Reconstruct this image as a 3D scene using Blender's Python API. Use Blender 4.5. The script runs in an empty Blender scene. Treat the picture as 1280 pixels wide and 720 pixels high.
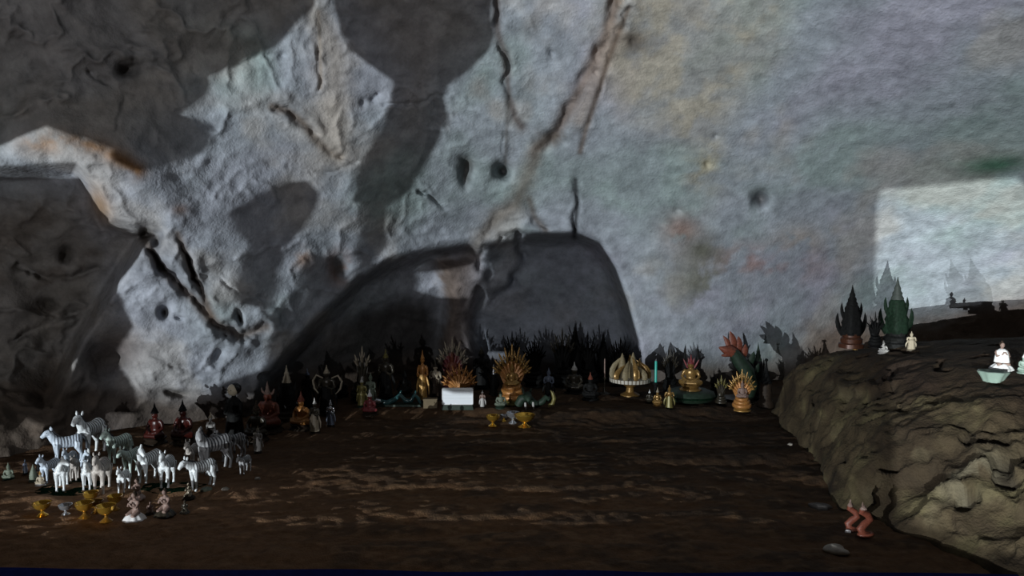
import bpy, bmesh, math, random
import numpy as np
from mathutils import Vector, Matrix

# ------------------------------------------------------------------ camera, world, lights, exposure
scene = bpy.context.scene
C = scene.collection
F_PX = 924.0
CAM = Vector((0.0, 0.0, 1.5))
PITCH = math.radians(-3.0)

cam_data = bpy.data.cameras.new('camera')
cam_data.sensor_width = 36.0
cam_data.lens = 36.0 * F_PX / 1280.0
cam_data.clip_start = 0.05
cam_data.clip_end = 200
cam = bpy.data.objects.new('camera', cam_data)
cam.location = CAM
cam.rotation_euler = (math.radians(90) + PITCH, 0, 0)
C.objects.link(cam)
scene.camera = cam

world = bpy.data.worlds.new('cave_ambient')
scene.world = world
world.use_nodes = True
bg = world.node_tree.nodes['Background']
bg.inputs['Color'].default_value = (1.0, 0.88, 0.76, 1)
bg.inputs['Strength'].default_value = 0.034

LIGHT_A = Vector((-8.0, -6.0, 0.42))      # daylight from the low cave mouth
LIGHT_B = Vector((-3.2, -5.6, 0.55))      # added fill spot, weaker than the mouth light
LIGHT_C = Vector((-6.2, -14.0, 0.30))     # spot added behind the gap slab to throw the squared patch


def spot(name, loc, target, power, color, radius, cone, blend=0.1):
    d = bpy.data.lights.new(name, 'SPOT')
    d.energy = power
    d.color = color
    d.shadow_soft_size = radius
    d.spot_size = cone
    d.spot_blend = blend
    o = bpy.data.objects.new(name, d)
    o.location = loc
    o.rotation_euler = (Vector(target) - Vector(loc)).to_track_quat('-Z', 'Y').to_euler()
    C.objects.link(o)
    return o


spot('daylight_mouth', LIGHT_A, (-0.5, 7.0, 2.2), 6400, (0.90, 0.97, 1.0), 0.015, math.radians(85), 0.2)
spot('fill_spot', LIGHT_B, (0.3, 7.0, 2.2), 640, (0.95, 0.97, 1.0), 0.03, math.radians(85), 0.2)  # added fill, lifts the shaded parts

scene.view_settings.view_transform = 'Standard'
scene.view_settings.look = 'None'
scene.view_settings.gamma = 1.0
scene.view_settings.use_curve_mapping = False
scene.view_settings.exposure = 0.0

rng = random.Random(11)


def at(px, py, d):
    """point at distance d in front of the camera (along +Y) seen at photo pixel px, py"""
    fx = (px - 640.0) / F_PX
    fz = (360.0 - py) / F_PX
    dy = math.cos(PITCH) - fz * math.sin(PITCH)
    dz = math.sin(PITCH) + fz * math.cos(PITCH)
    k = d / dy
    return Vector((fx * k, d, CAM.z + dz * k))


# ------------------------------------------------------------------ noise and 2D field helpers (numpy)
def _hash(i, j, k, seed):
    h = (i * 374761393 + j * 668265263 + k * 2147483647 + seed * 974634777) & 0xFFFFFFFF
    h = ((h ^ (h >> 13)) * 1274126177) & 0xFFFFFFFF
    h = ((h ^ (h >> 16)) * 2246822519) & 0xFFFFFFFF
    return ((h ^ (h >> 15)) & 0xFFFF) / 65535.0


def vnoise(x, y, z, seed=0):
    xi, yi, zi = np.floor(x).astype(np.int64), np.floor(y).astype(np.int64), np.floor(z).astype(np.int64)
    xf, yf, zf = x - xi, y - yi, z - zi
    xf = xf * xf * (3 - 2 * xf); yf = yf * yf * (3 - 2 * yf); zf = zf * zf * (3 - 2 * zf)
    out = 0
    for a in (0, 1):
        wa = xf if a else 1 - xf
        for b in (0, 1):
            wb = yf if b else 1 - yf
            for c in (0, 1):
                wc = zf if c else 1 - zf
                out = out + wa * wb * wc * _hash(xi + a, yi + b, zi + c, seed)
    return out * 2 - 1


def fbm(x, y, z, octaves=4, seed=0, gain=0.5):
    s, amp, f, tot = 0, 1.0, 1.0, 0.0
    for o in range(octaves):
        s = s + amp * vnoise(x * f, y * f, z * f, seed + o * 17)
        tot += amp
        amp *= gain
        f *= 2.03
    return s / tot


def seg_dist(u, v, pts):
    best = np.full(u.shape, 1e9)
    for (ax, ay), (bx_, by_) in zip(pts[:-1], pts[1:]):
        dx, dy = bx_ - ax, by_ - ay
        l2 = dx * dx + dy * dy + 1e-9
        t = np.clip(((u - ax) * dx + (v - ay) * dy) / l2, 0, 1)
        best = np.minimum(best, np.hypot(u - ax - t * dx, v - ay - t * dy))
    return best


def poly_sd(u, v, poly):
    """signed distance to a polygon, negative inside"""
    d = seg_dist(u, v, list(poly) + [poly[0]])
    inside = np.zeros(u.shape, bool)
    n = len(poly)
    for i in range(n):
        x1, y1 = poly[i]
        x2, y2 = poly[(i + 1) % n]
        if y1 == y2:
            continue
        cr = ((y1 > v) != (y2 > v)) & (u < (x2 - x1) * (v - y1) / (y2 - y1) + x1)
        inside ^= cr
    return np.where(inside, -d, d)


def sstep(a, b, x):
    t = np.clip((x - a) / (b - a), 0, 1)
    return t * t * (3 - 2 * t)


def gauss(u, v, cx, cy, rx, ry, ang=0.0):
    c, s = math.cos(ang), math.sin(ang)
    x = ((u - cx) * c + (v - cy) * s) / rx
    y = (-(u - cx) * s + (v - cy) * c) / ry
    return np.exp(-(x * x + y * y))


# ------------------------------------------------------------------ cave wall: distance of the rock face
CP = [(-900, 0, 7.0), (-900, 400, 7.2), (-900, -700, 5.2), (-400, 0, 5.8), (-400, 300, 6.0), (-400, 640, 5.6),
      (0, 0, 5.0), (0, 200, 5.1), (0, 400, 5.35), (0, 560, 5.3), (0, 640, 5.2),
      (150, 0, 5.2), (150, 200, 5.3), (150, 400, 5.8), (150, 560, 6.1),
      (300, 0, 5.5), (300, 200, 5.8), (300, 400, 6.2), (300, 540, 6.6),
      (450, 0, 5.7), (450, 200, 6.3), (450, 400, 7.2), (450, 520, 7.6),
      (600, 0, 5.8), (600, 200, 6.8), (600, 300, 7.5), (600, 400, 8.0), (600, 520, 8.2),
      (750, 0, 5.8), (750, 200, 6.9), (750, 300, 7.6), (750, 400, 8.0), (750, 520, 8.2),
      (900, 0, 5.7), (900, 200, 6.9), (900, 400, 7.9), (900, 520, 8.2),
      (1080, 0, 5.4), (1080, 200, 6.8), (1080, 400, 8.4), (1080, 520, 8.8),
      (1280, 0, 5.0), (1280, 200, 6.4), (1280, 400, 8.1), (1280, 520, 8.6),
      (1700, 0, 4.6), (1700, 400, 6.8), (1700, 640, 7.2), (2100, 200, 5.6),
      (0, -300, 4.5), (600, -300, 4.7), (1280, -300, 4.1), (-400, -300, 5.2),
      (0, -700, 3.7), (640, -700, 3.5), (1280, -700, 3.3), (2000, -700, 3.2)]


def _tps(r2):
    return np.where(r2 > 0, 0.5 * r2 * np.log(np.maximum(r2, 1e-12)), 0)


_cp = np.array(CP, float)
_cs = _cp[:, :2] / 500.0
_K = _tps(((_cs[:, None] - _cs[None]) ** 2).sum(-1)) + np.eye(len(_cp)) * 0.01
_P = np.hstack([np.ones((len(_cp), 1)), _cs])
_A = np.block([[_K, _P], [_P.T, np.zeros((3, 3))]])
_W = np.linalg.solve(_A, np.concatenate([_cp[:, 2], np.zeros(3)]))


def base_depth(u, v):
    us, vs = u / 500.0, v / 500.0
    out = _W[-3] + _W[-2] * us + _W[-1] * vs
    for i in range(len(_cp)):
        out = out + _W[i] * _tps((us - _cs[i, 0]) ** 2 + (vs - _cs[i, 1]) ** 2)
    return out


ALCOVE = [(300, 560), (330, 470), (395, 400), (450, 347), (490, 325), (530, 312), (585, 304), (606, 312), (630, 298),
          (656, 291), (690, 293), (722, 290), (750, 303), (770, 335), (784, 375), (798, 430), (806, 500), (806, 600)]
LEDGE_TOP = [(-80, 205), (0, 188), (62, 162), (100, 182), (140, 188), (178, 212), (232, 245), (300, 318), (330, 400)]
UNDER_LEDGE = [(-400, 215), (0, 212), (95, 207), (122, 240), (138, 275), (196, 292), (180, 305), (150, 350), (100, 430),
               (60, 520), (-400, 560)]
PILLAR = [(545, 325), (600, 318), (608, 345), (592, 400), (600, 440), (600, 500), (545, 500), (552, 420), (558, 375)]
LEAF = [(598, 322), (640, 300), (656, 300), (654, 330), (638, 362), (612, 372), (596, 352)]
CREVICES = [([(180, 298), (196, 328), (215, 350), (240, 372), (266, 402), (300, 420), (332, 408)], 5, 0.16),
            ([(222, 292), (238, 335), (254, 368), (264, 396)], 4, 0.12),
            ([(340, 133), (362, 140), (380, 155), (392, 172)], 4, 0.10),
            ([(398, 178), (412, 190), (425, 196)], 4, 0.10),
            ([(398, 15), (400, 60), (401, 110)], 2, 0.03),
            ([(620, -20), (622, 40), (632, 70), (636, 118), (644, 148)], 3.5, 0.06),
            ([(636, 130), (633, 165), (632, 200)], 1.5, 0.03),
            ([(719, 226), (721, 255), (718, 292)], 3, 0.08),
            ([(776, -20), (757, 50), (735, 92), (714, 132), (693, 168), (678, 182)], 7, 0.07),
            ([(786, 10), (762, 70), (746, 120), (733, 160), (725, 190)], 2.5, 0.04),
            ([(528, 236), (545, 246), (556, 260)], 3, 0.07),
            ([(652, 296), (652, 330), (640, 358), (618, 374)], 5, 0.14),
            ([(600, 330), (603, 314), (630, 300), (656, 292)], 3, 0.10),
            ([(640, 258), (618, 272), (604, 290)], 4, 0.05),
            ([(662, 252), (668, 270), (682, 286)], 3, 0.06),
            ([(20, 330), (70, 350), (120, 335)], 4, 0.05), ([(0, 440), (60, 400), (130, 390)], 4, 0.06),
            ([(360, 205), (410, 215), (450, 205)], 2, 0.03), ([(480, 135), (520, 128), (560, 120)], 2, 0.03),
            ([(250, 340), (290, 360), (330, 372)], 2, 0.03), ([(200, 450), (250, 462), (280, 455)], 2, 0.03),
            ([(240, 90), (300, 80), (350, 60)], 3, 0.03), ([(110, 90), (160, 120), (150, 160)], 4, 0.05)]
HOLES = [(628, 213, 9, 10, 0.0, 0.35), (584, 205, 10, 10, 0.0, 0.14), (582, 220, 6, 14, 0.0, 0.14), (950, 249, 9, 10, 0.0, 0.24),
         (160, 84, 14, 9, -0.5, 0.16), (206, 391, 6, 7, 0.0, 0.14), (224, 396, 6, 3, 0.2, 0.07), (300, 397, 3, 8, -0.4, 0.10),
         (218, 491, 20, 5, 0.1, 0.10), (274, 446, 12, 6, -0.9, 0.07), (135, 448, 32, 22, -0.4, 0.22), (183, 290, 10, 8, 0.5, 0.25),
         (196, 300, 6, 10, 0.0, 0.2), (454, 128, 4, 5, 0, 0.05), (467, 124, 5, 4, 0, 0.05), (473, 118, 4, 3, 0, 0.05),
         (690, 168, 7, 5, 0, 0.06), (703, 178, 6, 5, 0, 0.05), (848, 264, 7, 5, 0.2, 0.05), (792, 52, 5, 5, 0, 0.03),
         (352, 70, 6, 5, 0, 0.04), (745, 60, 4, 5, 0, 0.06), (743, 88, 4, 4, 0, 0.05), (688, 66, 4, 7, -0.4, 0.04),
         (885, 205, 3, 4, 0, 0.04), (896, 168, 3, 3, 0, 0.04), (84, 318, 8, 10, 0.2, 0.10), (60, 380, 14, 8, 0.4, 0.12),
         (424, 335, 12, 16, 0.0, 0.10)]


def face_depth(u, v):
    d = base_depth(u, v)
    # the alcove that shelters the shrine, with a lip
    sd = poly_sd(u, v, ALCOVE)
    d = d + 0.42 * sstep(6, -18, sd) - 0.05 * np.exp(-(sd / 14) ** 2)
    d = d - 0.30 * sstep(8, -14, poly_sd(u, v, PILLAR))
    d = d - 0.16 * sstep(4, -12, poly_sd(u, v, LEAF))
    # ledge and the overhang under it on the rough side
    dl = seg_dist(u, v, LEDGE_TOP)
    d = d - 0.10 * np.exp(-(dl / 40) ** 2) * sstep(260, 160, u) - 0.03 * np.exp(-(dl / 40) ** 2)
    d = d + 0.45 * sstep(6, -16, poly_sd(u, v, UNDER_LEDGE)) * sstep(560, 430, v)
    ju = u + 5 * vnoise(u / 17, v / 17, 0 * u, 7) + 2.5 * vnoise(u / 6, v / 6, 0 * u, 8)
    jv = v + 5 * vnoise(u / 17, v / 17, 0 * u + 9, 7) + 2.5 * vnoise(u / 6, v / 6, 0 * u + 9, 8)
    brk = np.clip(0.55 + 0.75 * vnoise(u / 22, v / 22, 0 * u + 3, 9), 0.08, 1.2)
    for pts, w, dep in CREVICES:
        x0 = min(p[0] for p in pts) - 40; x1 = max(p[0] for p in pts) + 40
        y0 = min(p[1] for p in pts) - 40; y1 = max(p[1] for p in pts) + 40
        m = (u > x0) & (u < x1) & (v > y0) & (v < y1)
        if m.any():
            q = seg_dist(ju[m], jv[m], pts)
            d[m] += brk[m] * (dep * np.exp(-(q / w) ** 2) - 0.3 * dep * np.exp(-((q - 2.6 * w) / (2.2 * w)) ** 2))
    for cx, cy, rx, ry, a, dep in HOLES:
        d = d + dep * gauss(u + 0.3 * (ju - u), v + 0.3 * (jv - v), cx, cy, rx, ry, a)
    return d


def to_world(u, v, d):
    fx = (u - 640.0) / F_PX
    fz = (360.0 - v) / F_PX
    dy = math.cos(PITCH) - fz * math.sin(PITCH)
    dz = math.sin(PITCH) + fz * math.cos(PITCH)
    k = d / dy
    return fx * k, d, CAM.z + dz * k


def grid_mesh(name, X, Y, Z, col=None):
    nv, nu = X.shape
    co = np.stack([X, Y, Z], -1).reshape(-1, 3).astype(np.float32)
    idx = np.arange(nv * nu).reshape(nv, nu)
    q = np.stack([idx[:-1, :-1], idx[:-1, 1:], idx[1:, 1:], idx[1:, :-1]], -1).reshape(-1, 4)
    me = bpy.data.meshes.new(name)
    me.vertices.add(len(co)); me.vertices.foreach_set('co', co.ravel())
    me.loops.add(q.size); me.loops.foreach_set('vertex_index', q.ravel().astype(np.int32))
    me.polygons.add(len(q)); me.polygons.foreach_set('loop_start', np.arange(0, q.size, 4, dtype=np.int32))
    me.update(calc_edges=True)
    me.polygons.foreach_set('use_smooth', np.ones(len(q), bool))
    if col is not None:
        ca = me.color_attributes.new('pigment', 'FLOAT_COLOR', 'POINT')
        c4 = np.ones((len(co), 4), np.float32)
        c4[:, :3] = col.reshape(-1, 3)
        ca.data.foreach_set('color', c4.ravel())
    me.validate()
    return me


# ------------------------------------------------------------------ materials
MATS = {}


def new_mat(name):
    m = bpy.data.materials.new(name)
    m.use_nodes = True
    return m, m.node_tree.nodes, m.node_tree.links, m.node_tree.nodes['Principled BSDF']


def rock_mat(name, fine, bump, rough=0.85):
    """rock tinted by the pigment stored on its points, with node-made grain and fine relief"""
    m, N, L, b = new_mat(name)
    at_ = N.new('ShaderNodeAttribute'); at_.attribute_name = 'pigment'
    tc = N.new('ShaderNodeTexCoord')
    n1 = N.new('ShaderNodeTexNoise'); n1.inputs['Scale'].default_value = fine
    n1.inputs['Detail'].default_value = 5; n1.inputs['Roughness'].default_value = 0.65
    n2 = N.new('ShaderNodeTexNoise'); n2.inputs['Scale'].default_value = fine * 5
    n2.inputs['Detail'].default_value = 4
    L.new(tc.outputs['Object'], n1.inputs['Vector']); L.new(tc.outputs['Object'], n2.inputs['Vector'])
    r = N.new('ShaderNodeMapRange'); r.inputs['From Min'].default_value = 0.3; r.inputs['From Max'].default_value = 0.7
    r.inputs['To Min'].default_value = 0.72; r.inputs['To Max'].default_value = 1.22
    L.new(n1.outputs['Fac'], r.inputs['Value'])
    mx = N.new('ShaderNodeMix'); mx.data_type = 'RGBA'; mx.blend_type = 'MULTIPLY'; mx.inputs['Factor'].default_value = 1
    L.new(at_.outputs['Color'], mx.inputs['A']); L.new(r.outputs['Result'], mx.inputs['B'])
    L.new(mx.outputs['Result'], b.inputs['Base Color'])
    add = N.new('ShaderNodeMath'); add.operation = 'MULTIPLY_ADD'
    L.new(n1.outputs['Fac'], add.inputs[0]); add.inputs[1].default_value = 2.0
    L.new(n2.outputs['Fac'], add.inputs[2])
    bp = N.new('ShaderNodeBump'); bp.inputs['Strength'].default_value = 0.5; bp.inputs['Distance'].default_value = bump
    L.new(add.outputs['Value'], bp.inputs['Height']); L.new(bp.outputs['Normal'], b.inputs['Normal'])
    b.inputs['Roughness'].default_value = rough
    b.inputs['Specular IOR Level'].default_value = 0.2
    return m


def mat(name, col, rough=0.6, metal=0.0, var=0.25, scale=30.0, bump=0.0, spec=0.4):
    if name in MATS:
        return MATS[name]
    m, N, L, b = new_mat(name)
    tc = N.new('ShaderNodeTexCoord')
    n = N.new('ShaderNodeTexNoise'); n.inputs['Scale'].default_value = scale; n.inputs['Detail'].default_value = 4
    L.new(tc.outputs['Object'], n.inputs['Vector'])
    cr = N.new('ShaderNodeValToRGB')
    e = cr.color_ramp.elements
    e[0].position = 0.3; e[1].position = 0.7
    e[0].color = tuple(c * (1 - var) for c in col) + (1,)
    e[1].color = tuple(min(1, c * (1 + var)) for c in col) + (1,)
    L.new(n.outputs['Fac'], cr.inputs['Fac']); L.new(cr.outputs['Color'], b.inputs['Base Color'])
    if bump:
        bp = N.new('ShaderNodeBump'); bp.inputs['Distance'].default_value = bump; bp.inputs['Strength'].default_value = 0.6
        L.new(n.outputs['Fac'], bp.inputs['Height']); L.new(bp.outputs['Normal'], b.inputs['Normal'])
    b.inputs['Roughness'].default_value = rough
    b.inputs['Metallic'].default_value = metal
    b.inputs['Specular IOR Level'].default_value = spec
    MATS[name] = m
    return m


def link(name, me, material=None, parent=None):
    o = bpy.data.objects.new(name, me)
    C.objects.link(o)
    if material is not None and hasattr(me, 'materials'):
        me.materials.clear(); me.materials.append(material)
    if parent is not None:
        o.parent = parent
    return o


def tag(o, label=None, cat=None, group=None, kind=None):
    for k, val in (('label', label), ('category', cat), ('group', group), ('kind', kind)):
        if val:
            o[k] = val
    return o


# ------------------------------------------------------------------ the cave wall
us = np.concatenate([np.arange(-900, -20, 16), np.arange(-20, 1300, 2.0), np.arange(1300, 2101, 16)])
vs = np.concatenate([np.arange(-700, -20, 16), np.arange(-20, 560, 2.0), np.arange(560, 681, 8)])
U, V = np.meshgrid(us, vs)
D = face_depth(U, V)
X0, Y0, Z0 = to_world(U, V, D)
rough_side = 1 - 0.75 * sstep(420, 820, U)
warp = fbm(X0 * 1.1, Y0 * 1.1, Z0 * 1.1, 3, 5)
n_big = fbm(X0 * 1.3 + warp, Y0 * 1.3, Z0 * 1.3, 4, 1)
n_rdg = 1 - np.abs(fbm(X0 * 2.2, Y0 * 2.2, Z0 * 2.6 + warp, 4, 2)) * 2
n_mid = fbm(X0 * 5, Y0 * 5, Z0 * 6, 4, 3)
D2 = D + (rough_side * (1 + 1.3 * sstep(20, -60, np.minimum(poly_sd(U, V, [(-900, -700), (380, -700), (395, 0), (240, 90), (190, 190), (-900, 170)]), poly_sd(U, V, [(-900, 230), (95, 240), (140, 300), (110, 420), (120, 560), (-900, 640)]))))) * (0.085 * n_big - 0.03 * np.maximum(n_rdg, 0) ** 4 + 0.010 * n_mid) + 0.010 * n_mid
X1, Y1, Z1 = to_world(U, V, D2)

# pigments: mineral stains and growth of the rock, plus shade put into the colour
t1 = fbm(X0 * 1.0, Y0, Z0 * 1.0, 4, 21); t2 = fbm(X0 * 1.7, Y0, Z0 * 1.7, 4, 31); t3 = fbm(X0 * 6, Y0 * 6, Z0 * 7, 4, 41)
t4 = fbm(X0 * 2.6, Y0 * 2.6, Z0 * 9, 3, 51)
base = np.empty(U.shape + (3,))
base[...] = (0.315, 0.345, 0.385)


def tint(mask, col):
    m = np.clip(mask, 0, 1)[..., None]
    base[...] = base * (1 - m) + np.array(col) * m


tint((0.85 - 0.6 * rough_side) * sstep(0.0, 0.4, t1), (0.365, 0.35, 0.43))
tint(0.8 * sstep(0.0, 0.4, -t1), (0.285, 0.355, 0.345))
tint(0.6 * sstep(0.05, 0.4, t2), (0.375, 0.35, 0.325))
tint(0.4 * sstep(0.1, 0.45, -t2 + 0.3 * t3), (0.22, 0.235, 0.27))
wob = 26 * t2 + 12 * t3
tint(0.65 * sstep(20, -40, poly_sd(U, V, [(745, -40), (1010, -40), (985, 60), (950, 110), (905, 175), (885, 245), (868, 205), (830, 165), (770, 150), (735, 80)]) + wob)
     * (0.55 + 0.6 * sstep(-0.3, 0.4, t1 + t3)), (0.36, 0.315, 0.235))
tint(0.6 * gauss(U, V, 880, 205, 26, 38) * sstep(-0.3, 0.3, t3), (0.36, 0.30, 0.17))
tint(0.95 * gauss(U, V, 950, 328, 80, 20, 0.05) * sstep(-0.6, 0.1, t2 + t3), (0.30, 0.205, 0.205))
tint(0.6 * gauss(U, V, 1000, 300, 30, 18) * sstep(-0.4, 0.2, t3), (0.36, 0.29, 0.24))
tint(0.9 * gauss(U, V, 852, 288, 24, 20) * sstep(-0.5, 0.15, t3), (0.27, 0.18, 0.155))
tint(0.9 * gauss(U, V, 878, 312, 20, 16), (0.09, 0.09, 0.07))
tint(0.85 * gauss(U, V, 880, 352, 48, 50, 0.5) * sstep(-0.45, 0.15, t3 + t2), (0.13, 0.13, 0.10))
tint(0.95 * gauss(U, V, 1248, 206, 56, 13, -0.08) * sstep(-0.5, 0.1, t4), (0.05, 0.135, 0.085))
tint(0.55 * gauss(U, V, 1225, 160, 70, 60) * sstep(-0.1, 0.4, t3 + 0.4 * t4), (0.12, 0.155, 0.155))
tint(0.45 * gauss(U, V, 1060, 150, 60, 50) * sstep(0.0, 0.5, t3), (0.2, 0.215, 0.235))
tint(0.9 * gauss(U, V, 792, 52, 17, 15), (0.075, 0.06, 0.05))
tint(0.8 * np.exp(-(seg_dist(U, V, [(776, -20), (757, 50), (735, 92), (714, 132), (693, 168), (672, 185)]) / (10 + 4 * t3)) ** 2), (0.14, 0.095, 0.07))
tint(0.7 * np.exp(-(seg_dist(U, V, [(770, 40), (745, 100), (725, 150)]) / 12) ** 2), (0.30, 0.245, 0.21))
tint(0.8 * np.exp(-(seg_dist(U, V, [(786, 10), (762, 70), (746, 120), (733, 160), (725, 190)]) / 4) ** 2), (0.10, 0.07, 0.05))
tint(0.75 * np.exp(-(seg_dist(U, V, [(620, -20), (622, 40), (632, 70), (636, 118), (644, 148), (652, 158)]) / (6 + 4 * t3)) ** 2), (0.085, 0.06, 0.05))
tint(0.6 * np.exp(-(seg_dist(U, V, [(636, 130), (633, 165), (632, 205)]) / 3) ** 2), (0.07, 0.06, 0.05))
tint(0.9 * np.exp(-(seg_dist(U, V, [(719, 224), (721, 255), (718, 296)]) / (3.5 + 2 * t3)) ** 2), (0.02, 0.02, 0.022))
tint(0.7 * gauss(U, V, 690, 170, 22, 12) * sstep(-0.3, 0.2, t3), (0.10, 0.08, 0.06))
tint(0.65 * np.exp(-(seg_dist(U, V, [(668, 200), (645, 255), (620, 272), (602, 295), (582, 330)]) / (11 + 8 * t3)) ** 2), (0.16, 0.125, 0.09))
tint(0.7 * np.exp(-(seg_dist(U, V, [(662, 250), (668, 272), (682, 288)]) / 5) ** 2), (0.10, 0.075, 0.055))
tint(0.85 * sstep(10, -8, poly_sd(U, V, PILLAR) + 10 * t3), (0.15, 0.105, 0.08))
for pts, w, dep in CREVICES[:5]:
    tint(0.8 * np.exp(-(seg_dist(U, V, pts) / (w * 1.5 + 2 * t3)) ** 2), (0.10, 0.07, 0.05))
tint(0.7 * np.exp(-(seg_dist(U, V, [(395, 20), (420, 70), (415, 130), (420, 190)]) / (24 + 14 * t3)) ** 2), (0.38, 0.335, 0.29))
tint(1.0 * gauss(U, V, 66, 176, 36, 13, -0.1) * sstep(-0.6, 0.05, t3), (0.36, 0.175, 0.06))
tint(1.0 * np.exp(-(seg_dist(U, V, [(100, 176), (140, 192), (172, 212)]) / (13 + 5 * t3)) ** 2) * sstep(-0.6, 0.0, t3), (0.17, 0.085, 0.035))
tint(0.8 * gauss(U, V, 125, 258, 14, 26, -0.3), (0.30, 0.18, 0.09))
tint(0.8 * gauss(U, V, 225, 262, 11, 8), (0.16, 0.10, 0.075))
tint(0.85 * gauss(U, V, 425, 335, 15, 20) * sstep(-0.4, 0.2, t3), (0.25, 0.10, 0.05))
tint(0.7 * gauss(U, V, 378, 322, 14, 14) * sstep(-0.4, 0.2, t3), (0.28, 0.16, 0.09))
tint(0.75 * gauss(U, V, 140, 440, 40, 30, -0.4), (0.085, 0.05, 0.04))
spur_shade = sstep(10, -60, poly_sd(U, V, [(-900, 200), (110, 215), (140, 270), (200, 290), (160, 360), (165, 420), (130, 440), (150, 500), (120, 640), (-900, 640)]) + 30 * t2)
tint(0.75 * spur_shade, (0.19, 0.165, 0.135))  # shade of the side spur put into the wall colour
tint(0.5 * spur_shade * sstep(0.0, 0.4, t3), (0.09, 0.07, 0.055))
tint(0.6 * sstep(30, -60, poly_sd(U, V, [(-900, -700), (380, -700), (395, 15), (262, 95), (225, 200), (-900, 190)]) + 30 * t2), (0.27, 0.25, 0.225))  # warm tone of the upper shadow put into the colour
tint(0.5 * sstep(10, -60, poly_sd(U, V, [(420, -700), (420, 20), (490, 100), (460, 200), (540, 190), (560, 110), (620, 50), (620, -700)]) + 14 * t2), (0.28, 0.245, 0.205))  # tone of the column's shadow put into the colour
# alcove and niche shade put into the colour, earth along the foot of the wall
tint(0.6 * sstep(5, -30, poly_sd(U, V, ALCOVE) + 8 * t3) * sstep(560, 620, U), (0.33, 0.36, 0.44))  # bluish tone of the shaded alcove put into the colour
tint(0.92 * sstep(14, -26, poly_sd(U, V, [(320, 540), (352, 440), (400, 402), (450, 378), (540, 376), (552, 440), (566, 540)]) + 20 * t2), (0.045, 0.04, 0.037))  # dark niche: its shade painted into the wall
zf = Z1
tint(0.9 * sstep(0.42, 0.12, zf - 0.22 * sstep(260, 90, U) + 0.1 * t2), (0.07, 0.05, 0.037))  # earth, reaching higher at the left in place of shade
for cx, cy, rx, ry, a, dep in HOLES:
    if dep >= 0.1:
        tint(0.75 * gauss(U, V, cx, cy, rx, ry, a), (0.07, 0.06, 0.05))  # shade inside the deeper holes put into the colour
tint(0.92 * sstep(26, -20, poly_sd(U, V, [(1000, 520), (1004, 430), (1012, 408), (1060, 398), (1140, 404), (1200, 392), (1280, 372), (1500, 350), (1500, 520)]) + 16 * t2 + 8 * t3), (0.23, 0.165, 0.125))  # band of the big rock's cast shadow painted on the wall
base *= (1 + 0.28 * (1 - rough_side) / 0.75 + 0.30 * t3 + 0.16 * t4)[..., None]  # colour raised towards the right in place of more light
base[...] = np.clip(base, 0.01, 0.8)
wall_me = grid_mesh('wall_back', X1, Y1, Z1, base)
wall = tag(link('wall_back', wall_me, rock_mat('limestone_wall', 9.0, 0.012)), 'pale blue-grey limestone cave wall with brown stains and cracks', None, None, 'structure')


# ------------------------------------------------------------------ earth floor
def floor_z(x, y):
    x = np.asarray(x, float); y = np.asarray(y, float)
    n = fbm(x * 0.5, y * 0.9, 0 * x, 3, 61) * 0.03
    step = 0.05 * sstep(6.45, 6.62, y + 0.08 * np.sin(x * 2.1)) * sstep(-2.0, -1.3, x) * sstep(2.4, 1.7, x)
    mound = 0.02 * np.exp(-(((x + 3.0) / 0.9) ** 2 + ((y - 4.35) / 0.35) ** 2))
    return n + step + mound


gx = np.concatenate([np.arange(-12, -3.6, 0.25), np.arange(-3.6, 3.4, 0.016), np.arange(3.4, 9.1, 0.25)])
gy = np.concatenate([np.arange(-9, 3.0, 0.25), np.arange(3.0, 7.6, 0.016), np.arange(7.6, 9.6, 0.1)])
GX, GY = np.meshgrid(gx, gy)
GZ = floor_z(GX, GY)
s1 = fbm(GX * 0.9, GY * 4.2, 0 * GX, 3, 71); s2 = fbm(GX * 5, GY * 9, 0 * GX, 4, 81); s3 = fbm(GX * 16, GY * 22, 0 * GX, 2, 91)
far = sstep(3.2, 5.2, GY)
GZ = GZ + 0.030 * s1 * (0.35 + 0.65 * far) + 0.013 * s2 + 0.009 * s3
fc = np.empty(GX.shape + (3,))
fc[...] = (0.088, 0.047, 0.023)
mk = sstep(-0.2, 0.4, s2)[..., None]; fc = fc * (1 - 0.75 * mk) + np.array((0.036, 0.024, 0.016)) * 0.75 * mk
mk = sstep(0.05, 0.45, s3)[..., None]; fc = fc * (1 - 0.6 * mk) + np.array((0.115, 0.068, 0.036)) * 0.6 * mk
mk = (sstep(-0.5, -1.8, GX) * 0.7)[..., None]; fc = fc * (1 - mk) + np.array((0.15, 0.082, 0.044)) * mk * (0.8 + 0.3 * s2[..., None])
floor = tag(link('floor', grid_mesh('floor', GX, GY, GZ, np.clip(fc * ((0.8 + 1.1 * sstep(5.4, 4.2, GY)) * (1 - 0.42 * sstep(-0.3, 1.6, GX + 0.5 * s1)))[..., None], 0.008, 1)), rock_mat('brown_earth', 22.0, 0.012, 0.95)),  # earth lightened near and darkened right in the colour, in place of light
            'dark brown bare earth floor with low ridges', None, None, 'structure')


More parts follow.
